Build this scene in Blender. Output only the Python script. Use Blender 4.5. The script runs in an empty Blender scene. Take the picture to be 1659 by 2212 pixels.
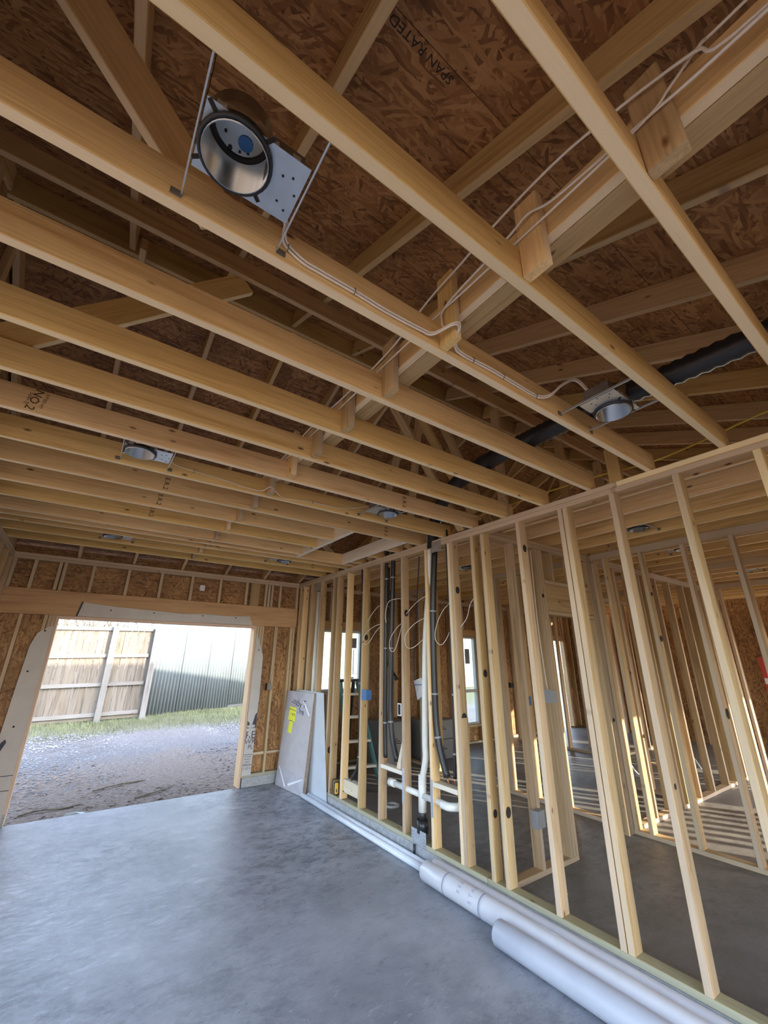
import bpy, bmesh, math, random
from mathutils import Vector, Matrix, Euler
random.seed(7)
SC = bpy.context.scene
COL = SC.collection
H = 1.684                                   # camera height above the garage slab

# ------------------------------------------------------------------ camera, sky, sun, exposure
cam_d = bpy.data.cameras.new('camera')
cam_d.sensor_fit = 'VERTICAL'; cam_d.sensor_height = 24.0
cam_d.lens = 24.0 * 880.2458 / 2212.0
cam_d.clip_start = 0.02; cam_d.clip_end = 300
cam = bpy.data.objects.new('camera', cam_d); COL.objects.link(cam)
R0 = (0.8141760829, -0.5805689256, 0.0075517326)
R1 = (0.2026966020, 0.2720207616, -0.9407012240)
R2 = (0.5440876708, 0.7674271483, 0.3391521466)
cam.matrix_world = Matrix(((R0[0], -R1[0], -R2[0], 0), (R0[1], -R1[1], -R2[1], 0),
                           (R0[2], -R1[2], -R2[2], H), (0, 0, 0, 1)))
SC.camera = cam

SUN_DIR = Vector((-0.45, 0.86, -0.262)).normalized()      # low sun from behind the house
world = bpy.data.worlds.new('sky'); SC.world = world; world.use_nodes = True
wn = world.node_tree.nodes; wl = world.node_tree.links
wn.clear()
w_out = wn.new('ShaderNodeOutputWorld'); w_bg = wn.new('ShaderNodeBackground')
w_sky = wn.new('ShaderNodeTexSky')
w_sky.sky_type = 'NISHITA'; w_sky.sun_disc = False
w_sky.sun_elevation = math.radians(38); w_sky.sun_rotation = math.radians(152)
w_sky.air_density = 1.0; w_sky.dust_density = 1.5; w_sky.ozone_density = 1.0
w_bg.inputs['Strength'].default_value = 0.55
w_hs = wn.new('ShaderNodeHueSaturation'); w_hs.inputs['Saturation'].default_value = 0.78
wl.new(w_sky.outputs[0], w_hs.inputs['Color']); wl.new(w_hs.outputs[0], w_bg.inputs['Color']); wl.new(w_bg.outputs[0], w_out.inputs['Surface'])
sun_d = bpy.data.lights.new('sun', 'SUN'); sun_d.energy = 5.0; sun_d.angle = math.radians(0.6)
sun_d.color = (1.0, 0.90, 0.72)
sun = bpy.data.objects.new('sun', sun_d); COL.objects.link(sun)
sun.rotation_euler = SUN_DIR.to_track_quat('-Z', 'Y').to_euler(); sun.location = (10, -20, 12)

SC.view_settings.view_transform = 'Standard'; SC.view_settings.look = 'None'
SC.view_settings.gamma = 1.0; SC.view_settings.use_curve_mapping = False
SC.view_settings.exposure = 1.42
try:
    SC.cycles.adaptive_threshold = 0.025
    SC.cycles.max_bounces = 6; SC.cycles.diffuse_bounces = 4; SC.cycles.glossy_bounces = 3
    SC.cycles.transparent_max_bounces = 12
except Exception:
    pass

# ------------------------------------------------------------------ materials
MATS = {}
def new_mat(name):
    m = bpy.data.materials.new(name); m.use_nodes = True
    nt = m.node_tree; nt.nodes.clear()
    out = nt.nodes.new('ShaderNodeOutputMaterial'); b = nt.nodes.new('ShaderNodeBsdfPrincipled')
    nt.links.new(b.outputs[0], out.inputs['Surface'])
    MATS[name] = m
    return m, nt, b
def nd(nt, typ, **kw):
    n = nt.nodes.new(typ)
    for k, v in kw.items():
        if k in n.inputs: n.inputs[k].default_value = v
        else: setattr(n, k, v)
    return n
def ramp(nt, stops):
    r = nt.nodes.new('ShaderNodeValToRGB'); e = r.color_ramp.elements
    while len(e) < len(stops): e.new(0.5)
    for el, (p, c) in zip(e, stops):
        el.position = p; el.color = (c[0], c[1], c[2], 1)
    return r
def mixc(nt, a, b, fac, blend='MIX'):
    m = nt.nodes.new('ShaderNodeMix'); m.data_type = 'RGBA'; m.blend_type = blend
    for sock, v in ((m.inputs[6], a), (m.inputs[7], b), (m.inputs[0], fac)):
        if hasattr(v, 'is_output'): nt.links.new(v, sock)
        elif isinstance(v, (int, float)): sock.default_value = v
        else: sock.default_value = (v[0], v[1], v[2], 1)
    return m.outputs[2]
def math_n(nt, op, a, b=None):
    m = nt.nodes.new('ShaderNodeMath'); m.operation = op
    for sock, v in ((m.inputs[0], a), (m.inputs[1], b)):
        if v is None: continue
        if hasattr(v, 'is_output'): nt.links.new(v, sock)
        else: sock.default_value = v
    return m.outputs[0]
def obj_coord(nt, jitter=True):
    tc = nt.nodes.new('ShaderNodeTexCoord')
    if not jitter: return tc.outputs['Object'], None
    oi = nt.nodes.new('ShaderNodeObjectInfo')
    sc = nd(nt, 'ShaderNodeVectorMath', operation='SCALE'); sc.inputs[0].default_value = (31.0, 17.0, 53.0)
    nt.links.new(oi.outputs['Random'], sc.inputs['Scale'])
    ad = nd(nt, 'ShaderNodeVectorMath', operation='ADD')
    nt.links.new(tc.outputs['Object'], ad.inputs[0]); nt.links.new(sc.outputs[0], ad.inputs[1])
    return ad.outputs[0], oi.outputs['Random']
def scaled(nt, vec, s, rot=(0, 0, 0)):
    mp = nt.nodes.new('ShaderNodeMapping'); mp.inputs['Scale'].default_value = s; mp.inputs['Rotation'].default_value = rot
    nt.links.new(vec, mp.inputs['Vector']); return mp.outputs[0]

def wood(name, light, dark, knot=(0.16, 0.07, 0.03), knots=True, vary=0.16, rough=0.72, grain=1.0, edge_pale=0.4):
    m, nt, b = new_mat(name)
    v, rnd = obj_coord(nt)
    n1 = nd(nt, 'ShaderNodeTexNoise', Scale=1.0, Detail=4.0, Roughness=0.6, Distortion=0.5)
    nt.links.new(scaled(nt, v, (0.9, 16 * grain, 16 * grain)), n1.inputs['Vector'])
    r1 = ramp(nt, [(0.30, dark), (0.47, light), (0.60, light), (0.78, dark)]); nt.links.new(n1.outputs[0], r1.inputs[0])
    n2 = nd(nt, 'ShaderNodeTexNoise', Scale=1.0, Detail=5.0, Roughness=0.7)
    nt.links.new(scaled(nt, v, (3.0, 110, 110)), n2.inputs['Vector'])
    g = ramp(nt, [(0.35, (0.80, 0.78, 0.74)), (0.6, (1.06, 1.05, 1.03))]); nt.links.new(n2.outputs[0], g.inputs[0])
    col = mixc(nt, r1.outputs[0], g.outputs[0], 0.8, 'MULTIPLY')
    n3 = nd(nt, 'ShaderNodeTexNoise', Scale=1.0, Detail=2.0)
    nt.links.new(scaled(nt, v, (0.8, 3.0, 3.0)), n3.inputs['Vector'])
    pr = ramp(nt, [(0.3, (0.90, 0.84, 0.76)), (0.7, (1.06, 1.06, 1.06))]); nt.links.new(n3.outputs[0], pr.inputs[0])
    col = mixc(nt, col, pr.outputs[0], 1.0, 'MULTIPLY')
    if knots:
        vo = nd(nt, 'ShaderNodeTexVoronoi', Scale=1.0, Randomness=1.0)
        nt.links.new(scaled(nt, v, (5.5, 13.0, 2.0)), vo.inputs['Vector'])
        kr = ramp(nt, [(0.055, (1, 1, 1)), (0.10, (0.6, 0.6, 0.6)), (0.15, (0, 0, 0))]); nt.links.new(vo.outputs['Distance'], kr.inputs[0])
        sep = nt.nodes.new('ShaderNodeSeparateColor'); nt.links.new(vo.outputs['Color'], sep.inputs[0])
        gate = math_n(nt, 'GREATER_THAN', sep.outputs[0], 0.55)
        kf = math_n(nt, 'MULTIPLY', kr.outputs[0], gate)
        col = mixc(nt, col, knot, kf)
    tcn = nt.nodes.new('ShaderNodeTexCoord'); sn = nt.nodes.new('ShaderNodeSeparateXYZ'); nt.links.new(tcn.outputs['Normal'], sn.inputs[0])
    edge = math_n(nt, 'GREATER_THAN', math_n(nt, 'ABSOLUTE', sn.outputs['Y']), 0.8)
    pale = mixc(nt, col, (min(0.9, light[0] * 1.12), min(0.9, light[1] * 1.30), min(0.9, light[2] * 1.75)), edge_pale)  # pale edge grain, plus floor bounce on undersides painted into the colour
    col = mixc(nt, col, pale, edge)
    hs = nt.nodes.new('ShaderNodeHueSaturation')
    if rnd is not None:
        val = math_n(nt, 'ADD', math_n(nt, 'MULTIPLY', rnd, vary), 1.0 - vary * 0.55)
        nt.links.new(val, hs.inputs['Value'])
        rr = math_n(nt, 'FRACT', math_n(nt, 'MULTIPLY', rnd, 7.31))
        nt.links.new(math_n(nt, 'ADD', math_n(nt, 'MULTIPLY', rr, 0.010), 0.499), hs.inputs['Hue'])
        nt.links.new(math_n(nt, 'ADD', math_n(nt, 'MULTIPLY', rr, 0.16), 0.96), hs.inputs['Saturation'])
    nt.links.new(col, hs.inputs['Color']); nt.links.new(hs.outputs[0], b.inputs['Base Color'])
    b.inputs['Roughness'].default_value = rough
    bp = nd(nt, 'ShaderNodeBump', Strength=0.12, Distance=0.002)
    nt.links.new(n2.outputs[0], bp.inputs['Height']); nt.links.new(bp.outputs[0], b.inputs['Normal'])
    return m

def osb(name, cols, scale=1.0):
    m, nt, b = new_mat(name)
    v, rnd = obj_coord(nt)
    wn_ = nd(nt, 'ShaderNodeTexNoise', Scale=7.0, Detail=2.0)
    nt.links.new(v, wn_.inputs['Vector'])
    w1 = nd(nt, 'ShaderNodeVectorMath', operation='SCALE'); w1.inputs['Scale'].default_value = 0.05
    nt.links.new(wn_.outputs['Color'], w1.inputs[0])
    w2 = nd(nt, 'ShaderNodeVectorMath', operation='ADD'); nt.links.new(v, w2.inputs[0]); nt.links.new(w1.outputs[0], w2.inputs[1])
    vv = w2.outputs[0]
    def strand(ang, sx, sy, off):
        vo = nd(nt, 'ShaderNodeTexVoronoi', Scale=1.0, Randomness=1.0)
        mp = nt.nodes.new('ShaderNodeMapping'); mp.vector_type = 'TEXTURE'
        mp.inputs['Rotation'].default_value = (0, 0, ang); mp.inputs['Location'].default_value = (off, off * 0.7, 0)
        mp.inputs['Scale'].default_value = (1 / (sx * scale), 1 / (sy * scale), 1.0)
        nt.links.new(vv, mp.inputs['Vector']); nt.links.new(mp.outputs[0], vo.inputs['Vector'])
        sp = nt.nodes.new('ShaderNodeSeparateColor'); nt.links.new(vo.outputs['Color'], sp.inputs[0])
        return sp.outputs[0], sp.outputs[1]
    ls = [strand(g, sx_, sy_, o_) for g, sx_, sy_, o_ in ((0.15, 9, 55, 1.3), (0.55, 10, 62, 5.1), (-0.35, 11, 58, 9.7), (1.1, 10, 52, 3.3), (-0.9, 12, 60, 7.9), (0.02, 8, 66, 12.4))]
    def pick(p, q, thr, src):
        mk = math_n(nt, 'GREATER_THAN', src, thr)
        mx = nt.nodes.new('ShaderNodeMix'); mx.data_type = 'FLOAT'
        nt.links.new(mk, mx.inputs[0]); nt.links.new(p, mx.inputs[2]); nt.links.new(q, mx.inputs[3]); return mx.outputs[0]
    f = ls[0][0]
    for q, thr in zip(ls[1:], (0.5, 0.55, 0.6, 0.66, 0.66)): f = pick(f, q[0], thr, q[1])
    n5 = nd(nt, 'ShaderNodeTexNoise', Scale=1.0, Detail=5.0, Roughness=0.75); nt.links.new(scaled(nt, vv, (14, 60, 14), (0, 0, 0.3)), n5.inputs['Vector'])
    f = math_n(nt, 'ADD', math_n(nt, 'MULTIPLY', f, 0.62), math_n(nt, 'MULTIPLY', n5.outputs[0], 0.40))
    rp = ramp(nt, cols); nt.links.new(f, rp.inputs[0])
    n2 = nd(nt, 'ShaderNodeTexNoise', Scale=2.2, Detail=3.0); nt.links.new(v, n2.inputs['Vector'])
    pr = ramp(nt, [(0.3, (0.72, 0.66, 0.62)), (0.7, (1.1, 1.08, 1.05))]); nt.links.new(n2.outputs[0], pr.inputs[0])
    col = mixc(nt, rp.outputs[0], pr.outputs[0], 1.0, 'MULTIPLY')
    nt.links.new(col, b.inputs['Base Color']); b.inputs['Roughness'].default_value = 0.6
    bp = nd(nt, 'ShaderNodeBump', Strength=0.35, Distance=0.003); nt.links.new(f, bp.inputs['Height']); nt.links.new(bp.outputs[0], b.inputs['Normal'])
    return m

def plain(name, col, rough=0.6, metal=0.0, vary=0.0, nscale=30.0, bump=0.0, coat=0.0):
    m, nt, b = new_mat(name)
    b.inputs['Roughness'].default_value = rough; b.inputs['Metallic'].default_value = metal
    if coat: b.inputs['Coat Weight'].default_value = coat
    v, rnd = obj_coord(nt, False)
    n = nd(nt, 'ShaderNodeTexNoise', Scale=nscale, Detail=4.0); nt.links.new(v, n.inputs['Vector'])
    lo = tuple(c * (1 - vary) for c in col); hi = tuple(min(1, c * (1 + vary)) for c in col)
    rp = ramp(nt, [(0.3, lo), (0.7, hi)]); nt.links.new(n.outputs[0], rp.inputs[0])
    nt.links.new(rp.outputs[0], b.inputs['Base Color'])
    if bump:
        bp = nd(nt, 'ShaderNodeBump', Strength=bump, Distance=0.01); nt.links.new(n.outputs[0], bp.inputs['Height']); nt.links.new(bp.outputs[0], b.inputs['Normal'])
    return m

def concrete(name, a, c, rough_lo, rough_hi, dark):
    m, nt, b = new_mat(name)
    v, _ = obj_coord(nt, False)
    n1 = nd(nt, 'ShaderNodeTexNoise', Scale=1.6, Detail=7.0, Roughness=0.62, Distortion=0.4); nt.links.new(v, n1.inputs['Vector'])
    r1 = ramp(nt, [(0.32, a), (0.66, c)]); nt.links.new(n1.outputs[0], r1.inputs[0])
    n2 = nd(nt, 'ShaderNodeTexNoise', Scale=7.0, Detail=9.0, Roughness=0.78, Distortion=0.35)
    nt.links.new(scaled(nt, v, (1, 1.5, 1), (0, 0, 0.5)), n2.inputs['Vector'])
    r2 = ramp(nt, [(0.40, (1, 1, 1)), (0.55, (0, 0, 0))]); nt.links.new(n2.outputs[0], r2.inputs[0])
    n4 = nd(nt, 'ShaderNodeTexNoise', Scale=0.55, Detail=2.0); nt.links.new(v, n4.inputs['Vector'])
    r4 = ramp(nt, [(0.40, (0, 0, 0)), (0.60, (1, 1, 1))]); nt.links.new(n4.outputs[0], r4.inputs[0])
    col = mixc(nt, r1.outputs[0], dark, math_n(nt, 'MULTIPLY', math_n(nt, 'MULTIPLY', r2.outputs[0], 0.9), math_n(nt, 'ADD', math_n(nt, 'MULTIPLY', r4.outputs[0], 0.8), 0.2)))
    # fine trowel streaks
    n3 = nd(nt, 'ShaderNodeTexNoise', Scale=1.0, Detail=8.0, Roughness=0.75, Distortion=1.2)
    nt.links.new(scaled(nt, v, (9, 22, 1), (0, 0, 0.4)), n3.inputs['Vector'])
    r3 = ramp(nt, [(0.56, (0, 0, 0)), (0.66, (1, 1, 1))]); nt.links.new(n3.outputs[0], r3.inputs[0])
    col = mixc(nt, col, tuple(min(1, x * 1.25) for x in c), math_n(nt, 'MULTIPLY', r3.outputs[0], 0.55))
    nt.links.new(col, b.inputs['Base Color'])
    rr = nd(nt, 'ShaderNodeMapRange'); rr.inputs['To Min'].default_value = rough_lo; rr.inputs['To Max'].default_value = rough_hi
    rr.inputs['From Min'].default_value = 0.3; rr.inputs['From Max'].default_value = 0.7
    nt.links.new(n3.outputs[0], rr.inputs['Value']); nt.links.new(rr.outputs[0], b.inputs['Roughness'])
    bp = nd(nt, 'ShaderNodeBump', Strength=0.22, Distance=0.01); nt.links.new(n3.outputs[0], bp.inputs['Height']); nt.links.new(bp.outputs[0], b.inputs['Normal'])
    return m

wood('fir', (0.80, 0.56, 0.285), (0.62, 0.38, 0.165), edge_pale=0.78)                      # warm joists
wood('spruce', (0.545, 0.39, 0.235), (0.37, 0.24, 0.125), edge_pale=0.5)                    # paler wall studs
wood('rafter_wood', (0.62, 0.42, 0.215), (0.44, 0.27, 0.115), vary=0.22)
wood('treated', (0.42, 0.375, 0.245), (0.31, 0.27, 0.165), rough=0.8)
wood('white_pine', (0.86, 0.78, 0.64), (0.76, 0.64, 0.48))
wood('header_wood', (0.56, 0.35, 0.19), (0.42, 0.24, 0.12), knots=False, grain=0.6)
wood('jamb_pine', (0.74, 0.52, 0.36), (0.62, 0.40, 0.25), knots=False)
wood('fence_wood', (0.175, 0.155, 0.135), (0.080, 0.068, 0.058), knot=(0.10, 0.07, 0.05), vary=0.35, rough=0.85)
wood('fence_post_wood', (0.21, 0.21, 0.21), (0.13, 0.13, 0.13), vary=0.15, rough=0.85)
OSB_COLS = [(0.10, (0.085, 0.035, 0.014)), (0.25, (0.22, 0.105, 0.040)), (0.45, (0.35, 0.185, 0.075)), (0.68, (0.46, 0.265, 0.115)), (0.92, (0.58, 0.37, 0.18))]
osb('osb_roof', [(p, (c[0] * 0.92, c[1] * 0.82, c[2] * 0.72)) for p, c in OSB_COLS])  # wall board colours darkened for the dim indirect light under the roof
osb('osb_wall', OSB_COLS)
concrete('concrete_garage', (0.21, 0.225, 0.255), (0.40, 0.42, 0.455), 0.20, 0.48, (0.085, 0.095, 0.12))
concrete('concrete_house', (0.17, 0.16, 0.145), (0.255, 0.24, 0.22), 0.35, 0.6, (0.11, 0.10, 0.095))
plain('concrete_curb', (0.40, 0.41, 0.42), 0.9, vary=0.18, nscale=25, bump=0.3)
plain('galvanized', (0.62, 0.66, 0.70), 0.38, 0.85, vary=0.10, nscale=12)
plain('chrome', (0.50, 0.50, 0.48), 0.26, 1.0, vary=0.06, nscale=6)
plain('dark_steel', (0.24, 0.225, 0.20), 0.5, 0.7, vary=0.15)
plain('black_rubber', (0.018, 0.018, 0.02), 0.42, vary=0.2, nscale=60)
plain('black_plastic', (0.022, 0.022, 0.024), 0.35)
plain('charred', (0.030, 0.022, 0.018), 0.95, vary=0.3)
plain('pvc', (0.80, 0.80, 0.76), 0.30, vary=0.03)
plain('conduit', (0.78, 0.83, 0.90), 0.28, vary=0.03)
plain('wrap_white', (0.66, 0.66, 0.69), 0.36, vary=0.04, nscale=8, bump=0.15, coat=0.3)
plain('wrap_grey', (0.48, 0.50, 0.56), 0.40, vary=0.05, nscale=6, bump=0.15)
plain('house_wrap', (0.56, 0.53, 0.51), 0.55, vary=0.06, nscale=5, bump=0.25)
plain('cable_white', (0.84, 0.76, 0.66), 0.5)
plain('cable_yellow', (0.80, 0.62, 0.10), 0.5)
plain('cable_grey', (0.55, 0.55, 0.55), 0.5)
plain('ink', (0.035, 0.022, 0.016), 0.8)
plain('ink_navy', (0.055, 0.055, 0.09), 0.7)
plain('ink_grey', (0.42, 0.43, 0.50), 0.6)
plain('blue_plastic', (0.03, 0.14, 0.36), 0.4)
plain('grey_plastic', (0.33, 0.34, 0.36), 0.5)
plain('teal_paint', (0.10, 0.24, 0.23), 0.4)
plain('cardboard', (0.50, 0.465, 0.475), 0.75, vary=0.06, nscale=9)
plain('cardboard_edge', (0.30, 0.23, 0.18), 0.85, vary=0.2)
plain('plastic_film', (0.50, 0.485, 0.53), 0.18, vary=0.10, nscale=7, bump=0.5, coat=0.6)
plain('paper_yellow', (0.86, 0.86, 0.06), 0.6)
plain('panel_white', (0.58, 0.62, 0.67), 0.45, vary=0.05, nscale=5)
plain('tool_yellow', (0.80, 0.47, 0.04), 0.45)
plain('copper', (0.70, 0.32, 0.16), 0.35, 0.9)
plain('vinyl', (0.52, 0.52, 0.50), 0.4)
plain('paper_white', (0.80, 0.82, 0.84), 0.6)
plain('paper_print', (0.22, 0.23, 0.26), 0.7, vary=0.4, nscale=120)
plain('shed_metal', (0.175, 0.205, 0.22), 0.6, 0.0, vary=0.08, nscale=2)
plain('shed_dark', (0.12, 0.12, 0.13), 0.6)
plain('red_paint', (0.55, 0.05, 0.04), 0.5)
plain('bark', (0.22, 0.19, 0.15), 0.9, vary=0.3)
plain('stone', (0.21, 0.215, 0.225), 0.85, vary=0.35, nscale=3)
plain('pale_stone', (0.62, 0.72, 0.74), 0.8, vary=0.1)
plain('grass_blade', (0.17, 0.19, 0.10), 0.8, vary=0.4, nscale=0.8)
plain('leaf_litter', (0.27, 0.20, 0.15), 0.9, vary=0.4, nscale=0.9)
plain('siding', (0.26, 0.25, 0.21), 0.7, vary=0.05)
plain('grey_cabinet', (0.24, 0.245, 0.25), 0.5, vary=0.05)

def mat_ground():
    m, nt, b = new_mat('ground_mix')
    tc = nt.nodes.new('ShaderNodeTexCoord'); v = tc.outputs['Object']
    sx = nt.nodes.new('ShaderNodeSeparateXYZ'); nt.links.new(v, sx.inputs[0])
    nz = nd(nt, 'ShaderNodeTexNoise', Scale=0.7, Detail=5.0); nt.links.new(v, nz.inputs['Vector'])
    yy = math_n(nt, 'ADD', sx.outputs['Y'], math_n(nt, 'MULTIPLY', nz.outputs[0], 2.2))
    band = nd(nt, 'ShaderNodeMapRange'); band.inputs['From Min'].default_value = 6.0; band.inputs['From Max'].default_value = 16.0
    nt.links.new(yy, band.inputs['Value'])
    rp = ramp(nt, [(0.0, (0.27, 0.20, 0.15)), (0.36, (0.32, 0.26, 0.215)), (0.46, (0.245, 0.235, 0.235)), (0.62, (0.24, 0.235, 0.24)), (0.70, (0.19, 0.19, 0.135)), (0.85, (0.17, 0.18, 0.10))])
    nt.links.new(band.outputs[0], rp.inputs[0])
    n2 = nd(nt, 'ShaderNodeTexNoise', Scale=26.0, Detail=6.0, Roughness=0.8); nt.links.new(v, n2.inputs['Vector'])
    sp = ramp(nt, [(0.3, (0.45, 0.42, 0.40)), (0.7, (1.3, 1.3, 1.32))]); nt.links.new(n2.outputs[0], sp.inputs[0])
    nt.links.new(mixc(nt, rp.outputs[0], sp.outputs[0], 1.0, 'MULTIPLY'), b.inputs['Base Color'])
    b.inputs['Roughness'].default_value = 0.95
    bp = nd(nt, 'ShaderNodeBump', Strength=0.8, Distance=0.04); nt.links.new(n2.outputs[0], bp.inputs['Height']); nt.links.new(bp.outputs[0], b.inputs['Normal'])
mat_ground()
def mat_glass():
    m = bpy.data.materials.new('glass'); m.use_nodes = True; nt = m.node_tree; nt.nodes.clear()
    out = nt.nodes.new('ShaderNodeOutputMaterial'); t = nt.nodes.new('ShaderNodeBsdfTransparent'); g = nt.nodes.new('ShaderNodeBsdfGlossy')
    g.inputs['Roughness'].default_value = 0.05; t.inputs['Color'].default_value = (0.90, 0.95, 0.94, 1)
    mx = nt.nodes.new('ShaderNodeMixShader'); mx.inputs[0].default_value = 0.07
    nt.links.new(t.outputs[0], mx.inputs[1]); nt.links.new(g.outputs[0], mx.inputs[2]); nt.links.new(mx.outputs[0], out.inputs['Surface'])
    MATS['glass'] = m
mat_glass()

# ------------------------------------------------------------------ builders
def tag(o, label, cat, group=None, kind=None):
    o['label'] = label; o['category'] = cat
    if group: o['group'] = group
    if kind: o['kind'] = kind
    return o
def empty(name, loc=(0, 0, 0)):
    o = bpy.data.objects.new(name, None); COL.objects.link(o); o.location = loc; o.empty_display_size = 0.1
    return o
def struct(name, label, cat, loc=(0, 0, 0)):
    return tag(empty(name, loc), label, cat, kind='structure')
def link(name, me, mat, parent=None, mw=None):
    o = bpy.data.objects.new(name, me); COL.objects.link(o)
    if mat is not None and not me.materials: me.materials.append(MATS[mat])
    if mw is None: mw = Matrix.Identity(4)
    if parent is not None:
        o.parent = parent
        inv = Matrix.Identity(4); p = parent
        while p is not None:
            inv = inv @ p.matrix_basis.inverted() if False else p.matrix_basis.inverted() if inv == Matrix.Identity(4) else inv @ p.matrix_basis.inverted()
            p = p.parent
        o.matrix_basis = inv @ mw
    else:
        o.matrix_basis = mw
    return o
CACHE = {}
def beam_mesh(L, w, t, mat, ch=0.003):
    key = (round(L, 3), round(w, 4), round(t, 4), mat)
    if key in CACHE: return CACHE[key]
    c = min(ch, w * 0.25, t * 0.25); a, b = w / 2, t / 2
    prof = [(-a + c, -b), (a - c, -b), (a, -b + c), (a, b - c), (a - c, b), (-a + c, b), (-a, b - c), (-a, -b + c)]
    vs = [(-L / 2, y, z) for y, z in prof] + [(L / 2, y, z) for y, z in prof]
    fs = [(i, (i + 1) % 8, 8 + (i + 1) % 8, 8 + i) for i in range(8)] + [tuple(range(7, -1, -1)), tuple(range(8, 16))]
    me = bpy.data.meshes.new('beam'); me.from_pydata(vs, [], fs); me.update(); me.materials.append(MATS[mat])
    CACHE[key] = me
    return me
def beam(name, a, b, w, t, mat, parent=None, up=(0, 0, 1), ch=0.003):
    """board from a to b; w measured along up, t across"""
    a = Vector(a); b = Vector(b); x = (b - a); L = x.length; x.normalize()
    u = Vector(up); y = (u - x * u.dot(x))
    if y.length < 1e-5: y = Vector((0, 1, 0)) - x * x.y
    y.normalize(); z = x.cross(y); c = (a + b) / 2
    mw = Matrix(((x.x, y.x, z.x, c.x), (x.y, y.y, z.y, c.y), (x.z, y.z, z.z, c.z), (0, 0, 0, 1)))
    return link(name, beam_mesh(L, w, t, mat, ch), mat, parent, mw)
def abox(name, x0, x1, y0, y1, z0, z1, mat, parent=None, ch=0.003):
    """axis-aligned board, grain along its longest side"""
    c = ((x0 + x1) / 2, (y0 + y1) / 2, (z0 + z1) / 2); d = (x1 - x0, y1 - y0, z1 - z0)
    k = max(range(3), key=lambda i: d[i])
    a = list(c); b = list(c); a[k] -= d[k] / 2; b[k] += d[k] / 2
    if k == 2: return beam(name, a, b, d[0], d[1], mat, parent, (1, 0, 0), ch) if d[0] >= d[1] else beam(name, a, b, d[1], d[0], mat, parent, (0, 1, 0), ch)
    if k == 1: return beam(name, a, b, d[2], d[0], mat, parent, (0, 0, 1), ch) if d[2] >= d[0] else beam(name, a, b, d[0], d[2], mat, parent, (1, 0, 0), ch)
    return beam(name, a, b, d[2], d[1], mat, parent, (0, 0, 1), ch) if d[2] >= d[1] else beam(name, a, b, d[1], d[2], mat, parent, (0, 1, 0), ch)
def smooth_pts(pts, n=6):
    P = [Vector(p) for p in pts]; out = []
    for i in range(len(P) - 1):
        p0 = P[max(0, i - 1)]; p1 = P[i]; p2 = P[i + 1]; p3 = P[min(len(P) - 1, i + 2)]
        for k in range(n):
            t = k / n
            out.append(0.5 * ((2 * p1) + (p2 - p0) * t + (2 * p0 - 5 * p1 + 4 * p2 - p3) * t * t + (3 * p1 - p0 - 3 * p2 + p3) * t ** 3))
    out.append(P[-1]); return out
def tube_data(pts, r, segs=8, caps=True, rfun=None):
    P = [Vector(p) for p in pts]; vs = []; fs = []
    t0 = (P[1] - P[0]).normalized(); ref = Vector((0, 0, 1)) if abs(t0.z) < 0.9 else Vector((1, 0, 0))
    n = (ref - t0 * ref.dot(t0)).normalized()
    for i, p in enumerate(P):
        t = (P[min(i + 1, len(P) - 1)] - P[max(i - 1, 0)]).normalized()
        n = (n - t * n.dot(t)).normalized(); bnm = t.cross(n)
        rr = rfun(i) if rfun else r
        for k in range(segs):
            a = 2 * math.pi * k / segs; vs.append(p + n * (math.cos(a) * rr) + bnm * (math.sin(a) * rr))
    for i in range(len(P) - 1):
        for k in range(segs):
            fs.append((i * segs + k, i * segs + (k + 1) % segs, (i + 1) * segs + (k + 1) % segs, (i + 1) * segs + k))
    if caps:
        fs.append(tuple(range(segs - 1, -1, -1))); m = (len(P) - 1) * segs; fs.append(tuple(range(m, m + segs)))
    return vs, fs
def mesh_from(name, vs, fs, mat, smooth=False):
    me = bpy.data.meshes.new(name); me.from_pydata([tuple(v) for v in vs], [], fs); me.update()
    if mat: me.materials.append(MATS[mat])
    if smooth:
        for p in me.polygons: p.use_smooth = len(p.vertices) == 4
    return me
def tube(name, pts, r, mat, parent=None, segs=8, smooth=6, rfun=None, at=None):
    """tube through world points; the object origin is put at its first point"""
    pp = smooth_pts(pts, smooth) if smooth and len(pts) > 2 else [Vector(p) for p in pts]
    o0 = Vector(at) if at else pp[0].copy()
    vs, fs = tube_data([p - o0 for p in pp], r, segs, True, rfun)
    return link(name, mesh_from(name, vs, fs, mat, True), mat, parent, Matrix.Translation(o0))
def poly_prism(name, outline, z0, z1, mat, parent=None, mw=None):
    n = len(outline); vs = [(x, y, z0) for x, y in outline] + [(x, y, z1) for x, y in outline]
    fs = [tuple(range(n - 1, -1, -1)), tuple(range(n, 2 * n))] + [(i, (i + 1) % n, n + (i + 1) % n, n + i) for i in range(n)]
    return link(name, mesh_from(name, vs, fs, mat), mat, parent, mw)
def hexa(name, pts8, mat, parent=None):
    """box from 8 world corners: 4 of one face then the 4 opposite"""
    c = sum((Vector(p) for p in pts8), Vector()) / 8
    vs = [Vector(p) - c for p in pts8]
    fs = [(3, 2, 1, 0), (4, 5, 6, 7), (0, 1, 5, 4), (1, 2, 6, 5), (2, 3, 7, 6), (3, 0, 4, 7)]
    return link(name, mesh_from(name, vs, fs, mat), mat, parent, Matrix.Translation(c))
def frame_m(origin, xa, ya):
    x = Vector(xa).normalized(); y = Vector(ya); y = (y - x * y.dot(x)).normalized(); z = x.cross(y); o = Vector(origin)
    return Matrix(((x.x, y.x, z.x, o.x), (x.y, y.y, z.y, o.y), (x.z, y.z, z.z, o.z), (0, 0, 0, 1)))
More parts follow.
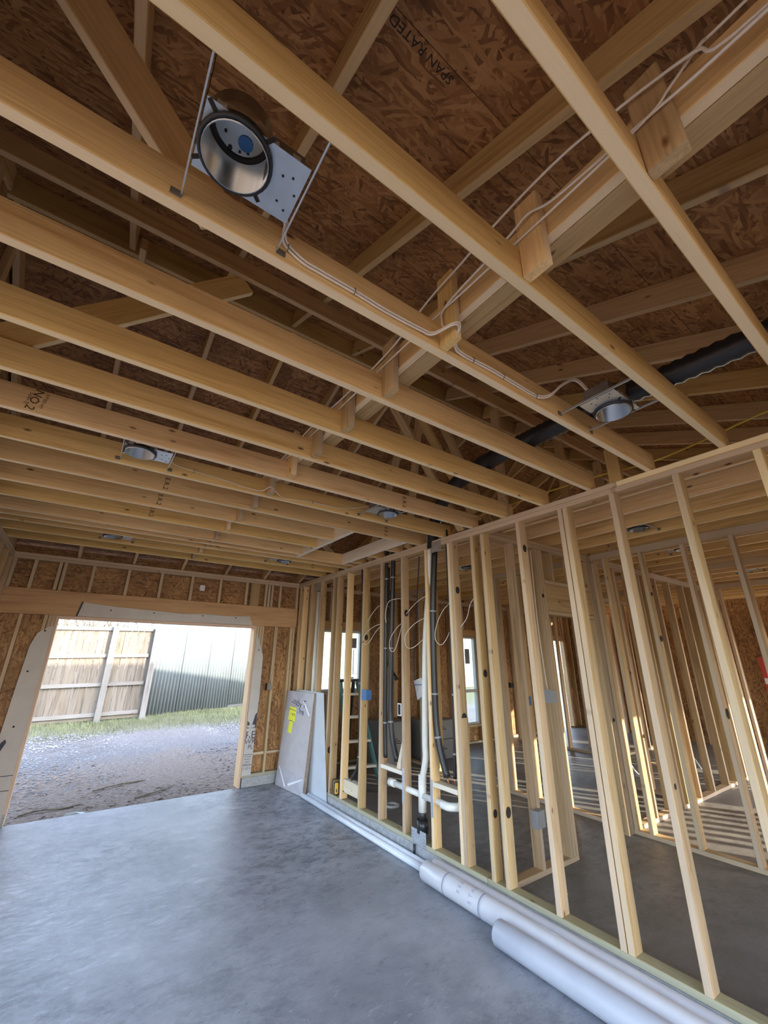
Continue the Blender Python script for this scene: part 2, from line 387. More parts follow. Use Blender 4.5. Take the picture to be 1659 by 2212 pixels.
def text(name, body, size, mat, mw, parent=None, extrude=0.0004):
    cu = bpy.data.curves.new('txt', 'FONT'); cu.body = body; cu.size = size; cu.extrude = extrude; cu.align_x = 'CENTER'; cu.align_y = 'CENTER'; cu.resolution_u = 2
    tmp = bpy.data.objects.new('txt', cu); COL.objects.link(tmp)
    bpy.context.view_layer.update()
    me = bpy.data.meshes.new_from_object(tmp.evaluated_get(bpy.context.evaluated_depsgraph_get()))
    bpy.data.objects.remove(tmp); bpy.data.curves.remove(cu)
    me.materials.clear(); me.materials.append(MATS[mat])
    return link(name, me, mat, parent, mw)
def tree_mesh(segs):
    """joined thin tubes for branches: list of (a, b, ra, rb)"""
    vs = []; fs = []
    for a, b, ra, rb in segs:
        a = Vector(a); b = Vector(b); t = (b - a).normalized(); ref = Vector((0, 0, 1)) if abs(t.z) < 0.9 else Vector((1, 0, 0))
        n = t.cross(ref).normalized(); m = t.cross(n); k0 = len(vs)
        for p, r in ((a, ra), (b, rb)):
            for k in range(4):
                an = math.pi / 2 * k; vs.append(p + n * math.cos(an) * r + m * math.sin(an) * r)
        for k in range(4): fs.append((k0 + k, k0 + (k + 1) % 4, k0 + 4 + (k + 1) % 4, k0 + 4 + k))
    return vs, fs

XW = 2.852; XW2 = 2.941; YD = 6.475; YD2 = 6.564; YR = -0.94; XL = -0.845; XR = 10.9
SLAB = 0.105; PT = 2.875; ST = 2.799; BP = 0.143

# ------------------------------------------------------------------ floors and ground
fl = link('floor', mesh_from('floor', [(-0.98, YR - 0.1, -0.25), (XW, YR - 0.1, -0.25), (XW, 6.50, -0.25), (-0.98, 6.50, -0.25),
     (-0.98, YR - 0.1, 0), (XW, YR - 0.1, 0), (XW, 6.50, 0), (-0.98, 6.50, 0)],
     [(3, 2, 1, 0), (4, 5, 6, 7), (0, 1, 5, 4), (1, 2, 6, 5), (2, 3, 7, 6), (3, 0, 4, 7)], 'concrete_garage'), None)
tag(fl, 'smooth bluish grey concrete slab of the garage', 'floor', kind='structure')
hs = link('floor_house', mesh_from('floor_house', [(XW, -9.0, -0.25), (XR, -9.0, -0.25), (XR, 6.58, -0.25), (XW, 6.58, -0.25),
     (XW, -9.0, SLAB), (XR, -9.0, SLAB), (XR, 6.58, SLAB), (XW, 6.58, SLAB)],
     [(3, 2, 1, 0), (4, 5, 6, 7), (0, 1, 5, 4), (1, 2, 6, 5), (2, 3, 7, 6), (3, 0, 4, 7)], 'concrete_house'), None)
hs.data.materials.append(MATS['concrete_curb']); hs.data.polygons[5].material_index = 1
tag(hs, 'raised dark grey house slab seen through the stud wall', 'floor', kind='structure')

def ground_z(x, y):
    t = min(1, max(0, (y - 6.5) / 6.5)); t = t * t * (3 - 2 * t)
    return -0.07 + 0.26 * t if y > 6.5 else -0.07
vs = []; fs = []; NX, NY = 90, 110
xs = [-30 + 75 * i / NX for i in range(NX + 1)]; ys = [-30 + 100 * j / NY for j in range(NY + 1)]
for y in ys:
    for x in xs:
        vs.append((x, y, ground_z(x, y) + 0.02 * math.sin(x * 1.7 + y) * math.sin(y * 1.3) * (1 if y > 7.5 else 0)))
for j in range(NY):
    for i in range(NX):
        k = j * (NX + 1) + i
        if -1.0 < xs[i] and xs[i + 1] < XR and -8.9 < ys[j] and ys[j + 1] < 6.45: continue
        fs.append((k, k + 1, k + NX + 2, k + NX + 1))
gr = link('ground', mesh_from('ground', vs, fs, 'ground_mix', True), None)
tag(gr, 'dirt, blue-grey gravel drive and grass outside the door', 'ground', kind='structure')

# ------------------------------------------------------------------ wall between garage and house
def stud(wall, axis, pos, lo, hi, z0=BP, z1=ST, mat='spruce', name='stud'):
    """axis 'y': wall runs along y, lo..hi is its x range, pos its far y edge; axis 'x': runs along x, pos its low x edge"""
    if axis == 'y': return abox(name, lo, hi, pos - 0.038, pos, z0, z1, mat, wall)
    return abox(name, pos, pos + 0.038, lo, hi, z0, z1, mat, wall)
wr = struct('wall_right', 'open stud wall between the garage and the house', 'stud wall')
abox('bottom_plate', XW, XW2, YR, 2.64, SLAB, BP, 'treated', wr)
abox('bottom_plate', XW, XW2, 2.645, 4.72, SLAB, BP, 'treated', wr)
abox('bottom_plate', XW, XW2, 4.725, YD, SLAB, BP, 'treated', wr)
abox('top_plate', XW, XW2, YR, 2.9, ST, ST + 0.038, 'spruce', wr)
abox('top_plate', XW, XW2, 2.903, YD, ST, ST + 0.038, 'spruce', wr)
abox('top_plate', XW, XW2, YR, 1.2, ST + 0.0383, PT, 'fir', wr)
abox('top_plate', XW, XW2, 1.203, 5.2, ST + 0.0383, PT, 'spruce', wr)
abox('top_plate', XW, XW2, 5.203, YD2, ST + 0.0383, PT, 'spruce', wr)
for y in (-0.30, 0.07, 0.463, 0.866, 1.268, 1.627, 1.670, 2.070, 2.470, 2.600, 2.877, 2.916, 3.265, 3.680, 4.090, 4.485, 4.885, 5.165, 5.290, 5.690, 6.020, 6.30, 6.44):
    stud(wr, 'y', y, XW, XW2, mat=random.choice(['spruce', 'spruce', 'spruce', 'fir']))
abox('cripple', XW, XW2, 2.842 - 0.004, 2.876 - 0.04, BP, 1.2, 'spruce', wr)
abox('blocking', XW + 0.02, XW2, 4.49, 4.845, 0.215, 0.345, 'white_pine', wr)
abox('blocking', XW, XW2, 3.682, 4.05, 0.606, 0.644, 'white_pine', wr)
abox('blocking', XW, XW2, 2.918, 3.225, 0.606, 0.644, 'white_pine', wr)
for y, z in ((3.68, 0.52), (3.265, 0.51)):
    abox('guard_plate', XW - 0.0025, XW - 0.0005, y - 0.036, y - 0.002, z - 0.14, z + 0.15, 'galvanized', wr, 0.0005)
gp = abox('guard_plate', XW - 0.003, XW - 0.0005, 3.337, 3.540, 0.108, 0.228, 'galvanized', wr, 0.0005)
for i in range(4):
    for sy in (3.352, 3.368, 3.51, 3.525):
        abox('nail_hole', XW - 0.0036, XW - 0.0028, sy, sy + 0.005, 0.125 + 0.024 * i, 0.130 + 0.024 * i, 'ink', wr, 0.0002)
abox('guard_plate', XW - 0.003, XW - 0.0005, 2.995, 3.16, ST - 0.055, ST + 0.055, 'galvanized', wr, 0.0005)
abox('guard_plate', XW - 0.003, XW - 0.0005, 5.70, 5.86, ST - 0.13, ST - 0.002, 'galvanized', wr, 0.0005)
def disc_mesh(r, n=14, sx=1.0):
    key = ('disc', r, sx)
    if key in CACHE: return CACHE[key]
    vs = [(math.cos(2 * math.pi * k / n) * r * sx, math.sin(2 * math.pi * k / n) * r, z) for z in (0, 0.0015) for k in range(n)]
    fs = [tuple(range(n - 1, -1, -1)), tuple(range(n, 2 * n))] + [(i, (i + 1) % n, n + (i + 1) % n, n + i) for i in range(n)]
    CACHE[key] = mesh_from('hole', vs, fs, 'charred'); return CACHE[key]
def hole(wall, x, y, z, r=0.022, nrm=(0, -1, 0), sx=1.0):
    n = Vector(nrm); m = frame_m((x, y, z), (n.y, -n.x, 0) if abs(n.z) < 0.9 else (1, 0, 0), (0, 0, 1)) if True else None
    xx = Vector((-n.y, n.x, 0)).normalized(); yy = Vector((0, 0, 1)); zz = n
    mw = Matrix(((xx.x, yy.x, zz.x, x), (xx.y, yy.y, zz.y, y), (xx.z, yy.z, zz.z, z), (0, 0, 0, 1)))
    return link('bored_hole', disc_mesh(r, 14, sx), 'charred', wall, mw)
for y, z, r in ((2.838, 2.32, 0.026), (3.642, 2.166, 0.028), (4.447, 1.934, 0.026), (2.562, 1.573, 0.024), (2.838, 1.197, 0.032), (2.562, 0.561, 0.022), (2.432, 0.601, 0.028), (2.032, 2.569, 0.024), (5.252, 0.58, 0.03), (1.23, 1.02, 0.012)):
    hole(wr, 2.897, y - 0.0003, z, r * 1.35, sx=0.75)

# ------------------------------------------------------------------ back wall with the garage door opening
wb = struct('wall_back', 'framed wall around the garage door opening with strand board', 'wall')
abox('top_plate', XL, 2.845, YD, YD2, ST, ST + 0.038, 'spruce', wb)
abox('top_plate', XL - 0.085, 2.845, YD, YD2, ST + 0.0383, PT, 'spruce', wb)
abox('header', -0.934, 2.846, YD, YD + 0.045, 2.155, 2.452, 'header_wood', wb)
abox('header', -0.934, 2.846, YD + 0.046, YD2, 2.155, 2.452, 'header_wood', wb)
for x in (-0.845, -0.647, -0.403, -0.352, -0.052, 0.345, 0.747, 1.152, 1.555, 1.955, 2.266, 2.318, 2.369, 2.505, 2.805):
    abox('cripple', x, x + 0.038, YD, YD2, 2.454, ST, 'spruce', wb)
abox('cripple', 2.04, 2.18, YD, YD + 0.038, 2.454, ST, 'spruce', wb)
for x in (-0.845, -0.64, -0.405, -0.365, -0.328): abox('stud', x, x + 0.036, YD, YD2, BP, 2.153, 'spruce', wb)
for x in (2.200, 2.240, 2.278, 2.500, 2.79): abox('stud', x, x + 0.036, YD, YD2, 0.155, 2.153, 'spruce', wb)
abox('stud', 2.746, 2.785, YD - 0.0, YD2, 0.155, 2.153, 'spruce', wb)
abox('blocking', 2.315, 2.498, YD + 0.02, YD2, 0.376, 0.412, 'spruce', wb)
abox('blocking', 2.538, 2.745, YD + 0.02, YD2, 0.376, 0.412, 'spruce', wb)
abox('bottom_plate', -0.93, -0.29, YD, YD2, 0.115, 0.153, 'treated', wb)
abox('bottom_plate', 2.20, 2.85, YD, YD2, 0.115, 0.153, 'treated', wb)
abox('curb', -0.93, -0.27, YD - 0.002, YD2 + 0.06, -0.1, 0.114, 'concrete_curb', wb, 0.008)
abox('curb', 2.215, 2.851, YD - 0.002, YD2 + 0.06, -0.1, 0.114, 'concrete_curb', wb, 0.008)
abox('jamb', -0.292, -0.262, YD + 0.002, YD2 + 0.10, 0.0, 2.153, 'jamb_pine', wb)
abox('jamb', 2.166, 2.199, YD + 0.002, YD2 + 0.10, 0.0, 2.153, 'jamb_pine', wb)
abox('jamb', -0.262, 2.166, YD + 0.002, YD2 + 0.10, 2.122, 2.153, 'jamb_pine', wb)
for x0, x1, z0, z1 in ((-0.934, -0.292, 0.115, 2.44), (-0.934, 0.30, 2.44, 2.98), (0.30, 1.52, 2.44, 2.98), (1.52, 2.95, 2.44, 2.98), (2.199, 2.95, 0.115, 2.44)):
    abox('sheathing_panel', x0, x1, YD2 + 0.001, YD2 + 0.012, z0, z1, 'osb_wall', wb, 0.0005)
def flap(name, pts, th, mat, parent, nrm):
    """thin sheet with a given outline in world space and real thickness, slightly wavy"""
    n = Vector(nrm); c = sum((Vector(p) for p in pts), Vector()) / len(pts); k = len(pts)
    vs = [Vector(p) - c for p in pts] + [Vector(p) - c + n * th for p in pts]
    fs = [tuple(range(k - 1, -1, -1)), tuple(range(k, 2 * k))] + [(i, (i + 1) % k, k + (i + 1) % k, k + i) for i in range(k)]
    return link(name, mesh_from(name, vs, fs, mat), mat, parent, Matrix.Translation(c))
yf = YD - 0.004
flap('house_wrap', [(-0.290, yf, 0.02), (-0.290, yf, 2.02), (-0.335, yf, 2.02), (-0.425, yf - 0.01, 1.94), (-0.462, yf - 0.012, 1.80), (-0.480, yf - 0.015, 1.4), (-0.495, yf - 0.01, 0.9), (-0.53, yf, 0.02)], 0.003, 'house_wrap', wb, (0, 1, 0))
for p in ((-0.36, 1.97), (-0.415, 1.52), (-0.40, 0.95)): hole(wb, p[0], yf - 0.016, p[1], 0.010)
flap('wrap_logo', [(-0.47, yf - 0.018, 0.80), (-0.44, yf - 0.018, 0.83), (-0.425, yf - 0.018, 0.80), (-0.49, yf - 0.018, 0.62), (-0.50, yf - 0.018, 0.66)], 0.0015, 'ink_navy', wb, (0, 1, 0))
for z in (0.47, 0.33): flap('wrap_rule', [(-0.50, yf - 0.012, z), (-0.292, yf - 0.004, z), (-0.292, yf - 0.004, z + 0.007), (-0.50, yf - 0.012, z + 0.007)], 0.0015, 'ink_navy', wb, (0, 1, 0))
flap('house_wrap', [(-0.10, yf, 2.156), (0.4, yf, 2.154), (1.2, yf, 2.154), (2.12, yf, 2.156), (2.065, yf, 2.285), (1.7, yf - 0.008, 2.268), (1.42, yf, 2.285), (1.1, yf - 0.012, 2.262), (0.8, yf - 0.004, 2.282), (0.3, yf, 2.298), (-0.07, yf, 2.330)], 0.003, 'house_wrap', wb, (0, 1, 0))
flap('wrap_stripe', [(-0.105, yf - 0.002, 2.156), (-0.085, yf - 0.002, 2.156), (-0.055, yf - 0.002, 2.335), (-0.075, yf - 0.002, 2.335)], 0.0015, 'ink_navy', wb, (0, 1, 0))
for x in (0.25, 0.75, 1.38, 1.85): hole(wb, x, yf - 0.013, 2.25, 0.009)
flap('house_wrap', [(2.200, yf, 0.14), (2.330, yf, 0.14), (2.335, yf, 0.7), (2.345, yf, 1.2), (2.335, yf - 0.006, 1.72), (2.20, yf, 2.06)], 0.003, 'house_wrap', wb, (0, 1, 0))
hole(wb, 2.26, yf - 0.006, 1.80, 0.009)
# printed logo and lettering on the wrap beside the opening
ml = lambda x, z: frame_m((x, yf - 0.0012, z), (1, 0, 0), (0, 0, 1))
poly_prism('wrap_logo', [(-0.065, -0.10), (0.065, -0.10), (0.065, 0.10), (0.05, 0.09), (0.0, 0.02), (-0.005, -0.02), (-0.035, -0.03), (-0.065, 0.0)], 0, 0.0006, 'ink_navy', wb, ml(2.272, 0.83))
poly_prism('wrap_logo', [(0.0 + 0.075 * math.cos(a), 0.02 * math.sin(a)) for a in [math.pi * 2 * k / 14 for k in range(14)] if math.cos(a) < 0.75], 0, 0.0012, 'house_wrap', wb, ml(2.275, 0.755))
text('wrap_lettering', 'RE', 0.13, 'ink_navy', ml(2.270, 0.64), wb)
text('wrap_lettering', 'WR', 0.095, 'ink_navy', ml(2.272, 0.56), wb)
text('wrap_lettering', 'PL', 0.075, 'ink_navy', ml(2.285, 0.49), wb)
text('wrap_lettering', 'TRTION\nBuild B\nnapper\nilding Co', 0.030, 'ink_navy', ml(2.262, 0.325), wb)
text('wrap_lettering', 'C ES E', 0.042, 'ink_navy', ml(2.262, 0.225), wb)
for z in (0.395, 0.262):
    abox('wrap_rule', 2.203, 2.328, yf - 0.0012, yf - 0.0003, z, z + 0.006, 'ink_navy', wb, 0.0001)
abox('paper_tag', 1.30, 1.37, YD2 - 0.002, YD2 + 0.0005, 2.62, 2.70, 'paper_white', wb, 0.0005)
# continuation of the same front wall along the house
wf = struct('wall_front', 'strand board front wall of the house with two windows', 'wall')
def osb_wall_y(par, x0, x1, z0, z1): abox('sheathing_panel', x0, x1, YD2 + 0.001, YD2 + 0.012, z0, z1, 'osb_wall', par, 0.0005)
W1 = (3.30, 4.16, 1.16, 2.16); W2 = (6.62, 7.10, 0.44, 2.16); FD = (9.55, 10.45, 0.105, 2.16)
osb_wall_y(wf, 2.952, W1[0], SLAB, 2.98); osb_wall_y(wf, W1[1], 5.38, SLAB, 2.98); osb_wall_y(wf, 5.383, W2[0], SLAB, 2.98)
osb_wall_y(wf, W2[1], FD[0], SLAB, 2.98); osb_wall_y(wf, FD[1], XR, SLAB, 2.98)
for w in (W1, W2, FD):
    osb_wall_y(wf, w[0], w[1], w[3], 2.98)
    if w[2] > 0.2: osb_wall_y(wf, w[0], w[1], SLAB, w[2])
abox('top_plate', 2.95, XR, YD, YD2, ST, PT, 'spruce', wf)
abox('bottom_plate', 2.95, FD[0], YD, YD2, SLAB, BP, 'treated', wf)
x = 3.05
while x < XR:
    inside = [w for w in (W1, W2, FD) if w[0] - 0.02 < x < w[1] - 0.02]
    if inside:
        w = inside[0]; stud(wf, 'x', x, YD, YD2, w[3] + 0.14, ST)
        if w[2] > 0.2: stud(wf, 'x', x, YD, YD2, BP, w[2] - 0.04)
    else: stud(wf, 'x', x, YD, YD2)
    x += 0.4064
for w in (W1, W2, FD):
    abox('window_header', w[0] - 0.04, w[1] + 0.04, YD, YD2, w[3] + 0.002, w[3] + 0.138, 'header_wood', wf)
    for x in (w[0] - 0.078, w[0] - 0.039, w[1] + 0.001, w[1] + 0.04): stud(wf, 'x', x, YD, YD2)
    if w[2] > 0.2: abox('sill_plate', w[0], w[1], YD, YD2, w[2] - 0.04, w[2] - 0.002, 'spruce', wf)
for x0 in (4.25, 4.66, 5.07, 5.47, 5.88): abox('blocking', x0 + 0.03, x0 + 0.37, YD + 0.02, YD2, 0.50, 0.538, 'spruce', wf)
flap('house_wrap', [(3.30, YD - 0.004, 1.0), (3.30, YD - 0.004, 2.05), (3.18, YD - 0.01, 1.95), (3.12, YD - 0.01, 1.2), (3.10, YD - 0.004, 1.0)], 0.003, 'house_wrap', wf, (0, 1, 0))
flap('house_wrap', [(4.16, YD - 0.004, 1.0), (4.28, YD - 0.01, 1.3), (4.29, YD - 0.01, 2.1), (4.16, YD - 0.004, 2.25)], 0.003, 'house_wrap', wf, (0, 1, 0))
def window(name, w, label, mid=None):
    s = struct(name, label, 'window')
    x0, x1, z0, z1 = w; y0, y1 = YD + 0.035, YD2 + 0.02; t = 0.045
    abox('window_frame', x0 + 0.003, x0 + t, y0, y1, z0 + 0.003, z1 - 0.003, 'vinyl', s); abox('window_frame', x1 - t, x1 - 0.003, y0, y1, z0 + 0.003, z1 - 0.003, 'vinyl', s)
    abox('window_frame', x0 + t, x1 - t, y0, y1, z1 - t, z1 - 0.003, 'vinyl', s); abox('window_frame', x0 + t, x1 - t, y0, y1, z0 + 0.003, z0 + t, 'vinyl', s)
    zs = [z0 + t, z1 - t]
    if mid: abox('meeting_rail', x0 + t, x1 - t, y0, y1, mid - 0.03, mid + 0.03, 'vinyl', s); zs = [z0 + t, mid - 0.03, mid + 0.03, z1 - t]
    for a, b in zip(zs[::2], zs[1::2]): abox('pane', x0 + t, x1 - t, y0 + 0.04, y0 + 0.046, a, b, 'glass', s, 0.0005)
    return s
w1 = window('window_1', W1, 'window behind the studs next to the cardboard box corner')
abox('sticker', 3.88, 4.06, YD + 0.070, YD + 0.073, 1.86, 2.03, 'paper_print', w1, 0.0005); abox('sticker', 3.90, 4.02, YD + 0.070, YD + 0.073, 1.30, 1.38, 'paper_print', w1, 0.0005)
w2 = window('window_2', W2, 'narrow tall window behind the middle of the stud wall', 1.07)
abox('sticker', 6.80, 6.94, YD + 0.070, YD + 0.073, 1.60, 1.90, 'paper_print', w2, 0.0005)

# ------------------------------------------------------------------ left wall, rear wall, far walls
wlf = struct('wall_left', 'framed garage side wall sheathed in strand board', 'wall')
for a, b in ((YR, 1.5), (1.503, 3.94), (3.943, YD2)):
    if b < 4:                                   # unseen side opening, left unsheathed to bring more daylight inside
        abox('sheathing_panel', XL - 0.101, XL - 0.090, a, b, 2.78, 2.86, 'osb_wall', wlf, 0.0005); abox('sheathing_panel', XL - 0.101, XL - 0.090, a, b, 0.0, 0.45, 'osb_wall', wlf, 0.0005)
    else: abox('sheathing_panel', XL - 0.101, XL - 0.090, a, b, 0.0, 2.86, 'osb_wall', wlf, 0.0005)
abox('top_plate', XL - 0.089, XL, YR, YD, ST, ST + 0.038, 'spruce', wlf); abox('top_plate', XL - 0.089, XL, YR, YD - 0.002, ST + 0.0383, PT, 'spruce', wlf)
abox('bottom_plate', XL - 0.089, XL, YR, YD, 0.0, 0.038, 'treated', wlf)
def gable(name, par, x0, x1, ya_, yb_):
    t_ = lambda q: min(3.267 + 0.417 * q, 5.594 - 0.417 * q) + 0.145
    ys_ = sorted(set([ya_, yb_] + ([2.79] if ya_ < 2.79 < yb_ else [])))
    ol = [(ya_, 2.863)] + [(yb_, 2.863)] + [(q, t_(q)) for q in reversed(ys_)]
    poly_prism(name, ol, 0, x1 - x0, 'osb_wall', par, frame_m((x0, 0, 0), (0, 1, 0), (0, 0, 1)))
for a, b in ((-1.3, 0.9), (0.9, 3.3), (3.3, 5.7), (5.7, 6.95)):
    gable('gable_panel', wlf, XL - 0.101, XL - 0.090, a, b)
y = YR + 0.05
while y < YD: abox('stud', XL - 0.089, XL, y, y + 0.038, 0.038, ST, 'spruce', wlf); y += 0.4064
y = YR + 0.35
while y < YD - 0.2:
    zt = min(3.267 + 0.417 * y, 5.594 - 0.417 * (y + 0.038)) - 0.01
    if zt > PT + 0.1: abox('gable_stud', XL - 0.089, XL - 0.051, y, y + 0.089, PT + 0.001, zt, 'rafter_wood', wlf)
    y += 0.6096
wg = struct('wall_rear', 'rear garage wall framing with a wide opening', 'wall')  # unseen wall, its opening made wide to let sky light in
abox('top_plate', XL, XW, YR - 0.089, YR, ST, PT, 'spruce', wg)
for x in (XL, XL + 0.04, XW - 0.08, XW - 0.04): abox('stud', x, x + 0.038, YR - 0.089, YR, 0.0, 2.798, 'spruce', wg)
ww = struct('wall_sun_block', 'added strand board wall that keeps sun off the garage floor', 'wall')  # unseen wall added to block direct sun from the rear opening
for k in range(7): abox('sheathing_panel', XW + 0.06, XW + 0.09, -9.0 + k * 1.15, -9.0 + k * 1.15 + 1.147, SLAB, 4.3, 'osb_wall', ww, 0.0005)
wx = struct('wall_house_rear', 'rear house wall with door and window openings', 'wall')
for x0, x1, z0, z1 in ((2.95, 6.5, SLAB, 2.98), (6.5, 8.3, 2.15, 2.98), (6.5, 8.3, SLAB, 0.55), (8.3, 9.3, SLAB, 2.98), (9.3, 10.5, 2.15, 2.98), (10.5, XR, SLAB, 2.98)):
    abox('sheathing_panel', x0, x1, YR - 0.10, YR - 0.089, z0, z1, 'osb_wall', wx, 0.0005)

# ------------------------------------------------------------------ house partitions
def part_y(name, label, x0, ya, yb, studs, z1=ST):
    w = struct(name, label, 'stud wall')
    abox('bottom_plate', x0, x0 + 0.089, ya, yb, SLAB, BP, 'spruce', w); abox('top_plate', x0, x0 + 0.089, ya, yb, ST, PT, 'spruce', w)
    for y in studs: stud(w, 'y', y, x0, x0 + 0.089)
    return w
wh = struct('wall_hall', 'stud partition at right angles to the open stud wall, with a doorway', 'stud wall')
ya, yb = 2.47, 2.559
abox('bottom_plate', XW2 + 0.002, 3.797, ya, yb, SLAB, BP, 'spruce', wh)
abox('bottom_plate', 4.86, 5.71, ya, yb, SLAB, BP, 'spruce', wh); abox('bottom_plate', 5.95, 8.25, ya, yb, SLAB, BP, 'spruce', wh)
abox('top_plate', XW2 + 0.002, 4.84, ya, yb, ST - 0.015, ST + 0.023, 'spruce', wh); abox('top_plate', XW2 + 0.002, 4.84, ya, yb, ST + 0.0235, PT - 0.014, 'spruce', wh)
abox('top_plate', 4.842, 8.4, ya, yb, ST - 0.015, PT - 0.014, 'spruce', wh)
for x in (2.945, 3.30, 3.68, 3.72, 3.759, 4.662, 4.702, 4.742, 4.80, 4.90, 5.28, 5.67, 5.95, 6.08, 6.455, 6.89, 7.39, 7.70, 8.10, 8.21):
    stud(wh, 'x', x, ya, yb, BP if not 4.6 < x < 4.88 else SLAB, ST - 0.017)
abox('header', 3.76, 4.70, ya, ya + 0.04, 2.16, 2.43, 'spruce', wh); abox('header', 3.798, 4.66, ya + 0.041, yb, 2.16, 2.43, 'spruce', wh)
abox('sill_plate', 3.798, 4.66, ya, yb, 2.432, 2.47, 'spruce', wh); abox('sill_plate', 3.798, 4.66, ya, yb, 2.12, 2.157, 'spruce', wh)
for x in (3.95, 4.33): stud(wh, 'x', x, ya, yb, 2.472, ST - 0.017)
for x, z in ((3.74, 2.30), (4.72, 1.1), (5.30, 0.9)): hole(wh, x, ya - 0.0003, z, 0.02)
wbt = part_y('wall_bath', 'stud partition beyond the hall running towards the camera', 4.765, YR, 2.468, (-0.45, -0.05, 0.35, 0.74, 1.13, 1.531, 1.934, 2.33, 2.466))
hole(wbt, 4.81, 1.893, 1.9, 0.03); hole(wbt, 4.81, 1.49, 1.25, 0.045, sx=0.7); hole(wbt, 4.81, 1.893, 2.35, 0.02)
wc = part_y('wall_closet', 'stud partition in the middle of the house behind the hall', 4.80, 5.27, 6.47, (5.30, 5.34, 5.70, 6.10, 6.46))
wc2 = part_y('wall_closet_return', 'short stud partition with sunlit edges beyond the hall doorway', 4.80, 2.562, 4.0, (2.80, 3.20, 3.60, 3.96, 3.999))
wv = part_y('wall_living', 'far stud partition across the house near the front door', 7.88, 3.4, 6.2, (3.44, 3.84, 4.25, 4.65, 5.06, 5.47, 5.87, 6.19))
wk = part_y('wall_kitchen', 'stud partition at the far end of the house', 8.30, YR, 2.40, (-0.5, -0.1, 0.3, 0.7, 1.1, 1.5, 1.9, 2.3, 2.39))
wz = struct('wall_bedroom', 'stud partition beyond the living room near the end of the house', 'stud wall')
abox('bottom_plate', 7.972, 10.79, 4.20, 4.289, SLAB, BP, 'spruce', wz); abox('top_plate', 7.972, 10.79, 4.20, 4.289, ST, PT, 'spruce', wz)
for k in range(7): stud(wz, 'x', 7.98 + 0.4064 * k, 4.20, 4.289)
wp = part_y('wall_pantry', 'stud partition between the bath and kitchen partitions', 6.45, YR, 1.9, (-0.5, -0.1, 0.3, 0.7, 1.1, 1.5, 1.86, 1.899))
wy = part_y('wall_linen', 'narrow stud partition behind the hall wall', 6.30, 2.562, 3.4, (2.62, 2.98, 3.36))
wq = struct('wall_far', 'strand board end wall of the house', 'wall')
for y0, y1, z0, z1 in ((YR, 1.0, SLAB, 2.98), (1.0, 2.0, SLAB, 0.9), (1.0, 2.0, 2.15, 2.98), (2.0, 4.3, SLAB, 2.98), (4.3, YD2, SLAB, 2.98)):
    abox('sheathing_panel', XR - 0.011, XR, y0, y1, z0, z1, 'osb_wall', wq, 0.0005)
y = YR + 0.2
while y < YD:
    if not 1.0 < y < 1.95: abox('stud', XR - 0.101, XR - 0.012, y, y + 0.038, SLAB, ST, 'spruce', wq)
    y += 0.4064

# ------------------------------------------------------------------ ceiling joists
ce = struct('ceiling', 'open ceiling joists of the garage with a strongback across them', 'ceiling')
JY = [-0.60, -0.19, 0.215, 0.600, 1.005, 1.416, 1.816, 2.198, 2.585, 2.985, 3.370, 3.777, 4.165, 4.575, 4.753, 4.952, 5.320, 5.705]
joists = {}
for y in JY:
    if y in (3.777, 4.165, 4.575):
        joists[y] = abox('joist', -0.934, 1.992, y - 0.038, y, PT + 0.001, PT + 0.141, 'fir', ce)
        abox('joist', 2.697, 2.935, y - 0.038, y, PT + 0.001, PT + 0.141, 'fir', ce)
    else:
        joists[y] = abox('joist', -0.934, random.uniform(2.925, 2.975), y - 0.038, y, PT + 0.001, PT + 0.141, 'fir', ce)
abox('hatch_header', 1.994, 2.032, 3.372, 4.713, PT + 0.001, PT + 0.141, 'white_pine', ce)
abox('hatch_header', 2.656, 2.694, 3.372, 4.713, PT + 0.001, PT + 0.141, 'white_pine', ce)
abox('strongback', 0.998, 1.036, -0.94, 3.0, PT + 0.143, PT + 0.283, 'fir', ce); abox('strongback', 0.998, 1.036, 3.003, 5.75, PT + 0.143, PT + 0.283, 'fir', ce)
abox('strongback', 1.038, 1.127, -0.94, 2.2, PT + 0.143, PT + 0.181, 'spruce', ce); abox('strongback', 1.038, 1.127, 2.203, 5.75, PT + 0.143, PT + 0.181, 'spruce', ce)
for y in JY:
    yn = y - 0.038
    abox('tie_block', 0.957, 0.995, yn - 0.090, yn - 0.001, PT + 0.008, PT + 0.33 + random.uniform(-0.03, 0.05), random.choice(['fir', 'spruce']), ce)
ch = struct('ceiling_house', 'ceiling joists over the house rooms', 'ceiling')
x = 3.188
while x < XR - 0.2:
    abox('joist', x, x + 0.038, YR - 0.05, YD2 - 0.02, PT + 0.001, PT + 0.141, 'fir', ch); x += 0.4064

# grade stamps on the joists
def stamp(y, x, z, body, size, rot=1.5708):
    mw = Matrix.Translation((x, y - 0.038 - 0.0008, z)) @ frame_m((0, 0, 0), (1, 0, 0), (0, 0, 1)) @ Matrix.Rotation(rot, 4, 'Z')
    text('grade_stamp', body, size, 'ink', mw, ce)
stamp(2.585, -0.45, 2.950, 'NO.2', 0.055, -1.75); stamp(2.585, -0.41, 2.955, 'E P KD HT', 0.020, -1.75); stamp(2.585, -0.475, 2.95, 'S-DRY 12', 0.018, -1.75)
for y, x in ((2.585, 2.015), (3.370, 0.30), (3.777, 0.31), (4.165, 0.30), (3.370, 2.39), (4.952, 1.10), (4.953 + 0.367, 2.50)):
    yj = min(JY, key=lambda q: abs(q - y)); stamp(yj, x, 2.945, 'E.R.2', 0.05, -1.6)

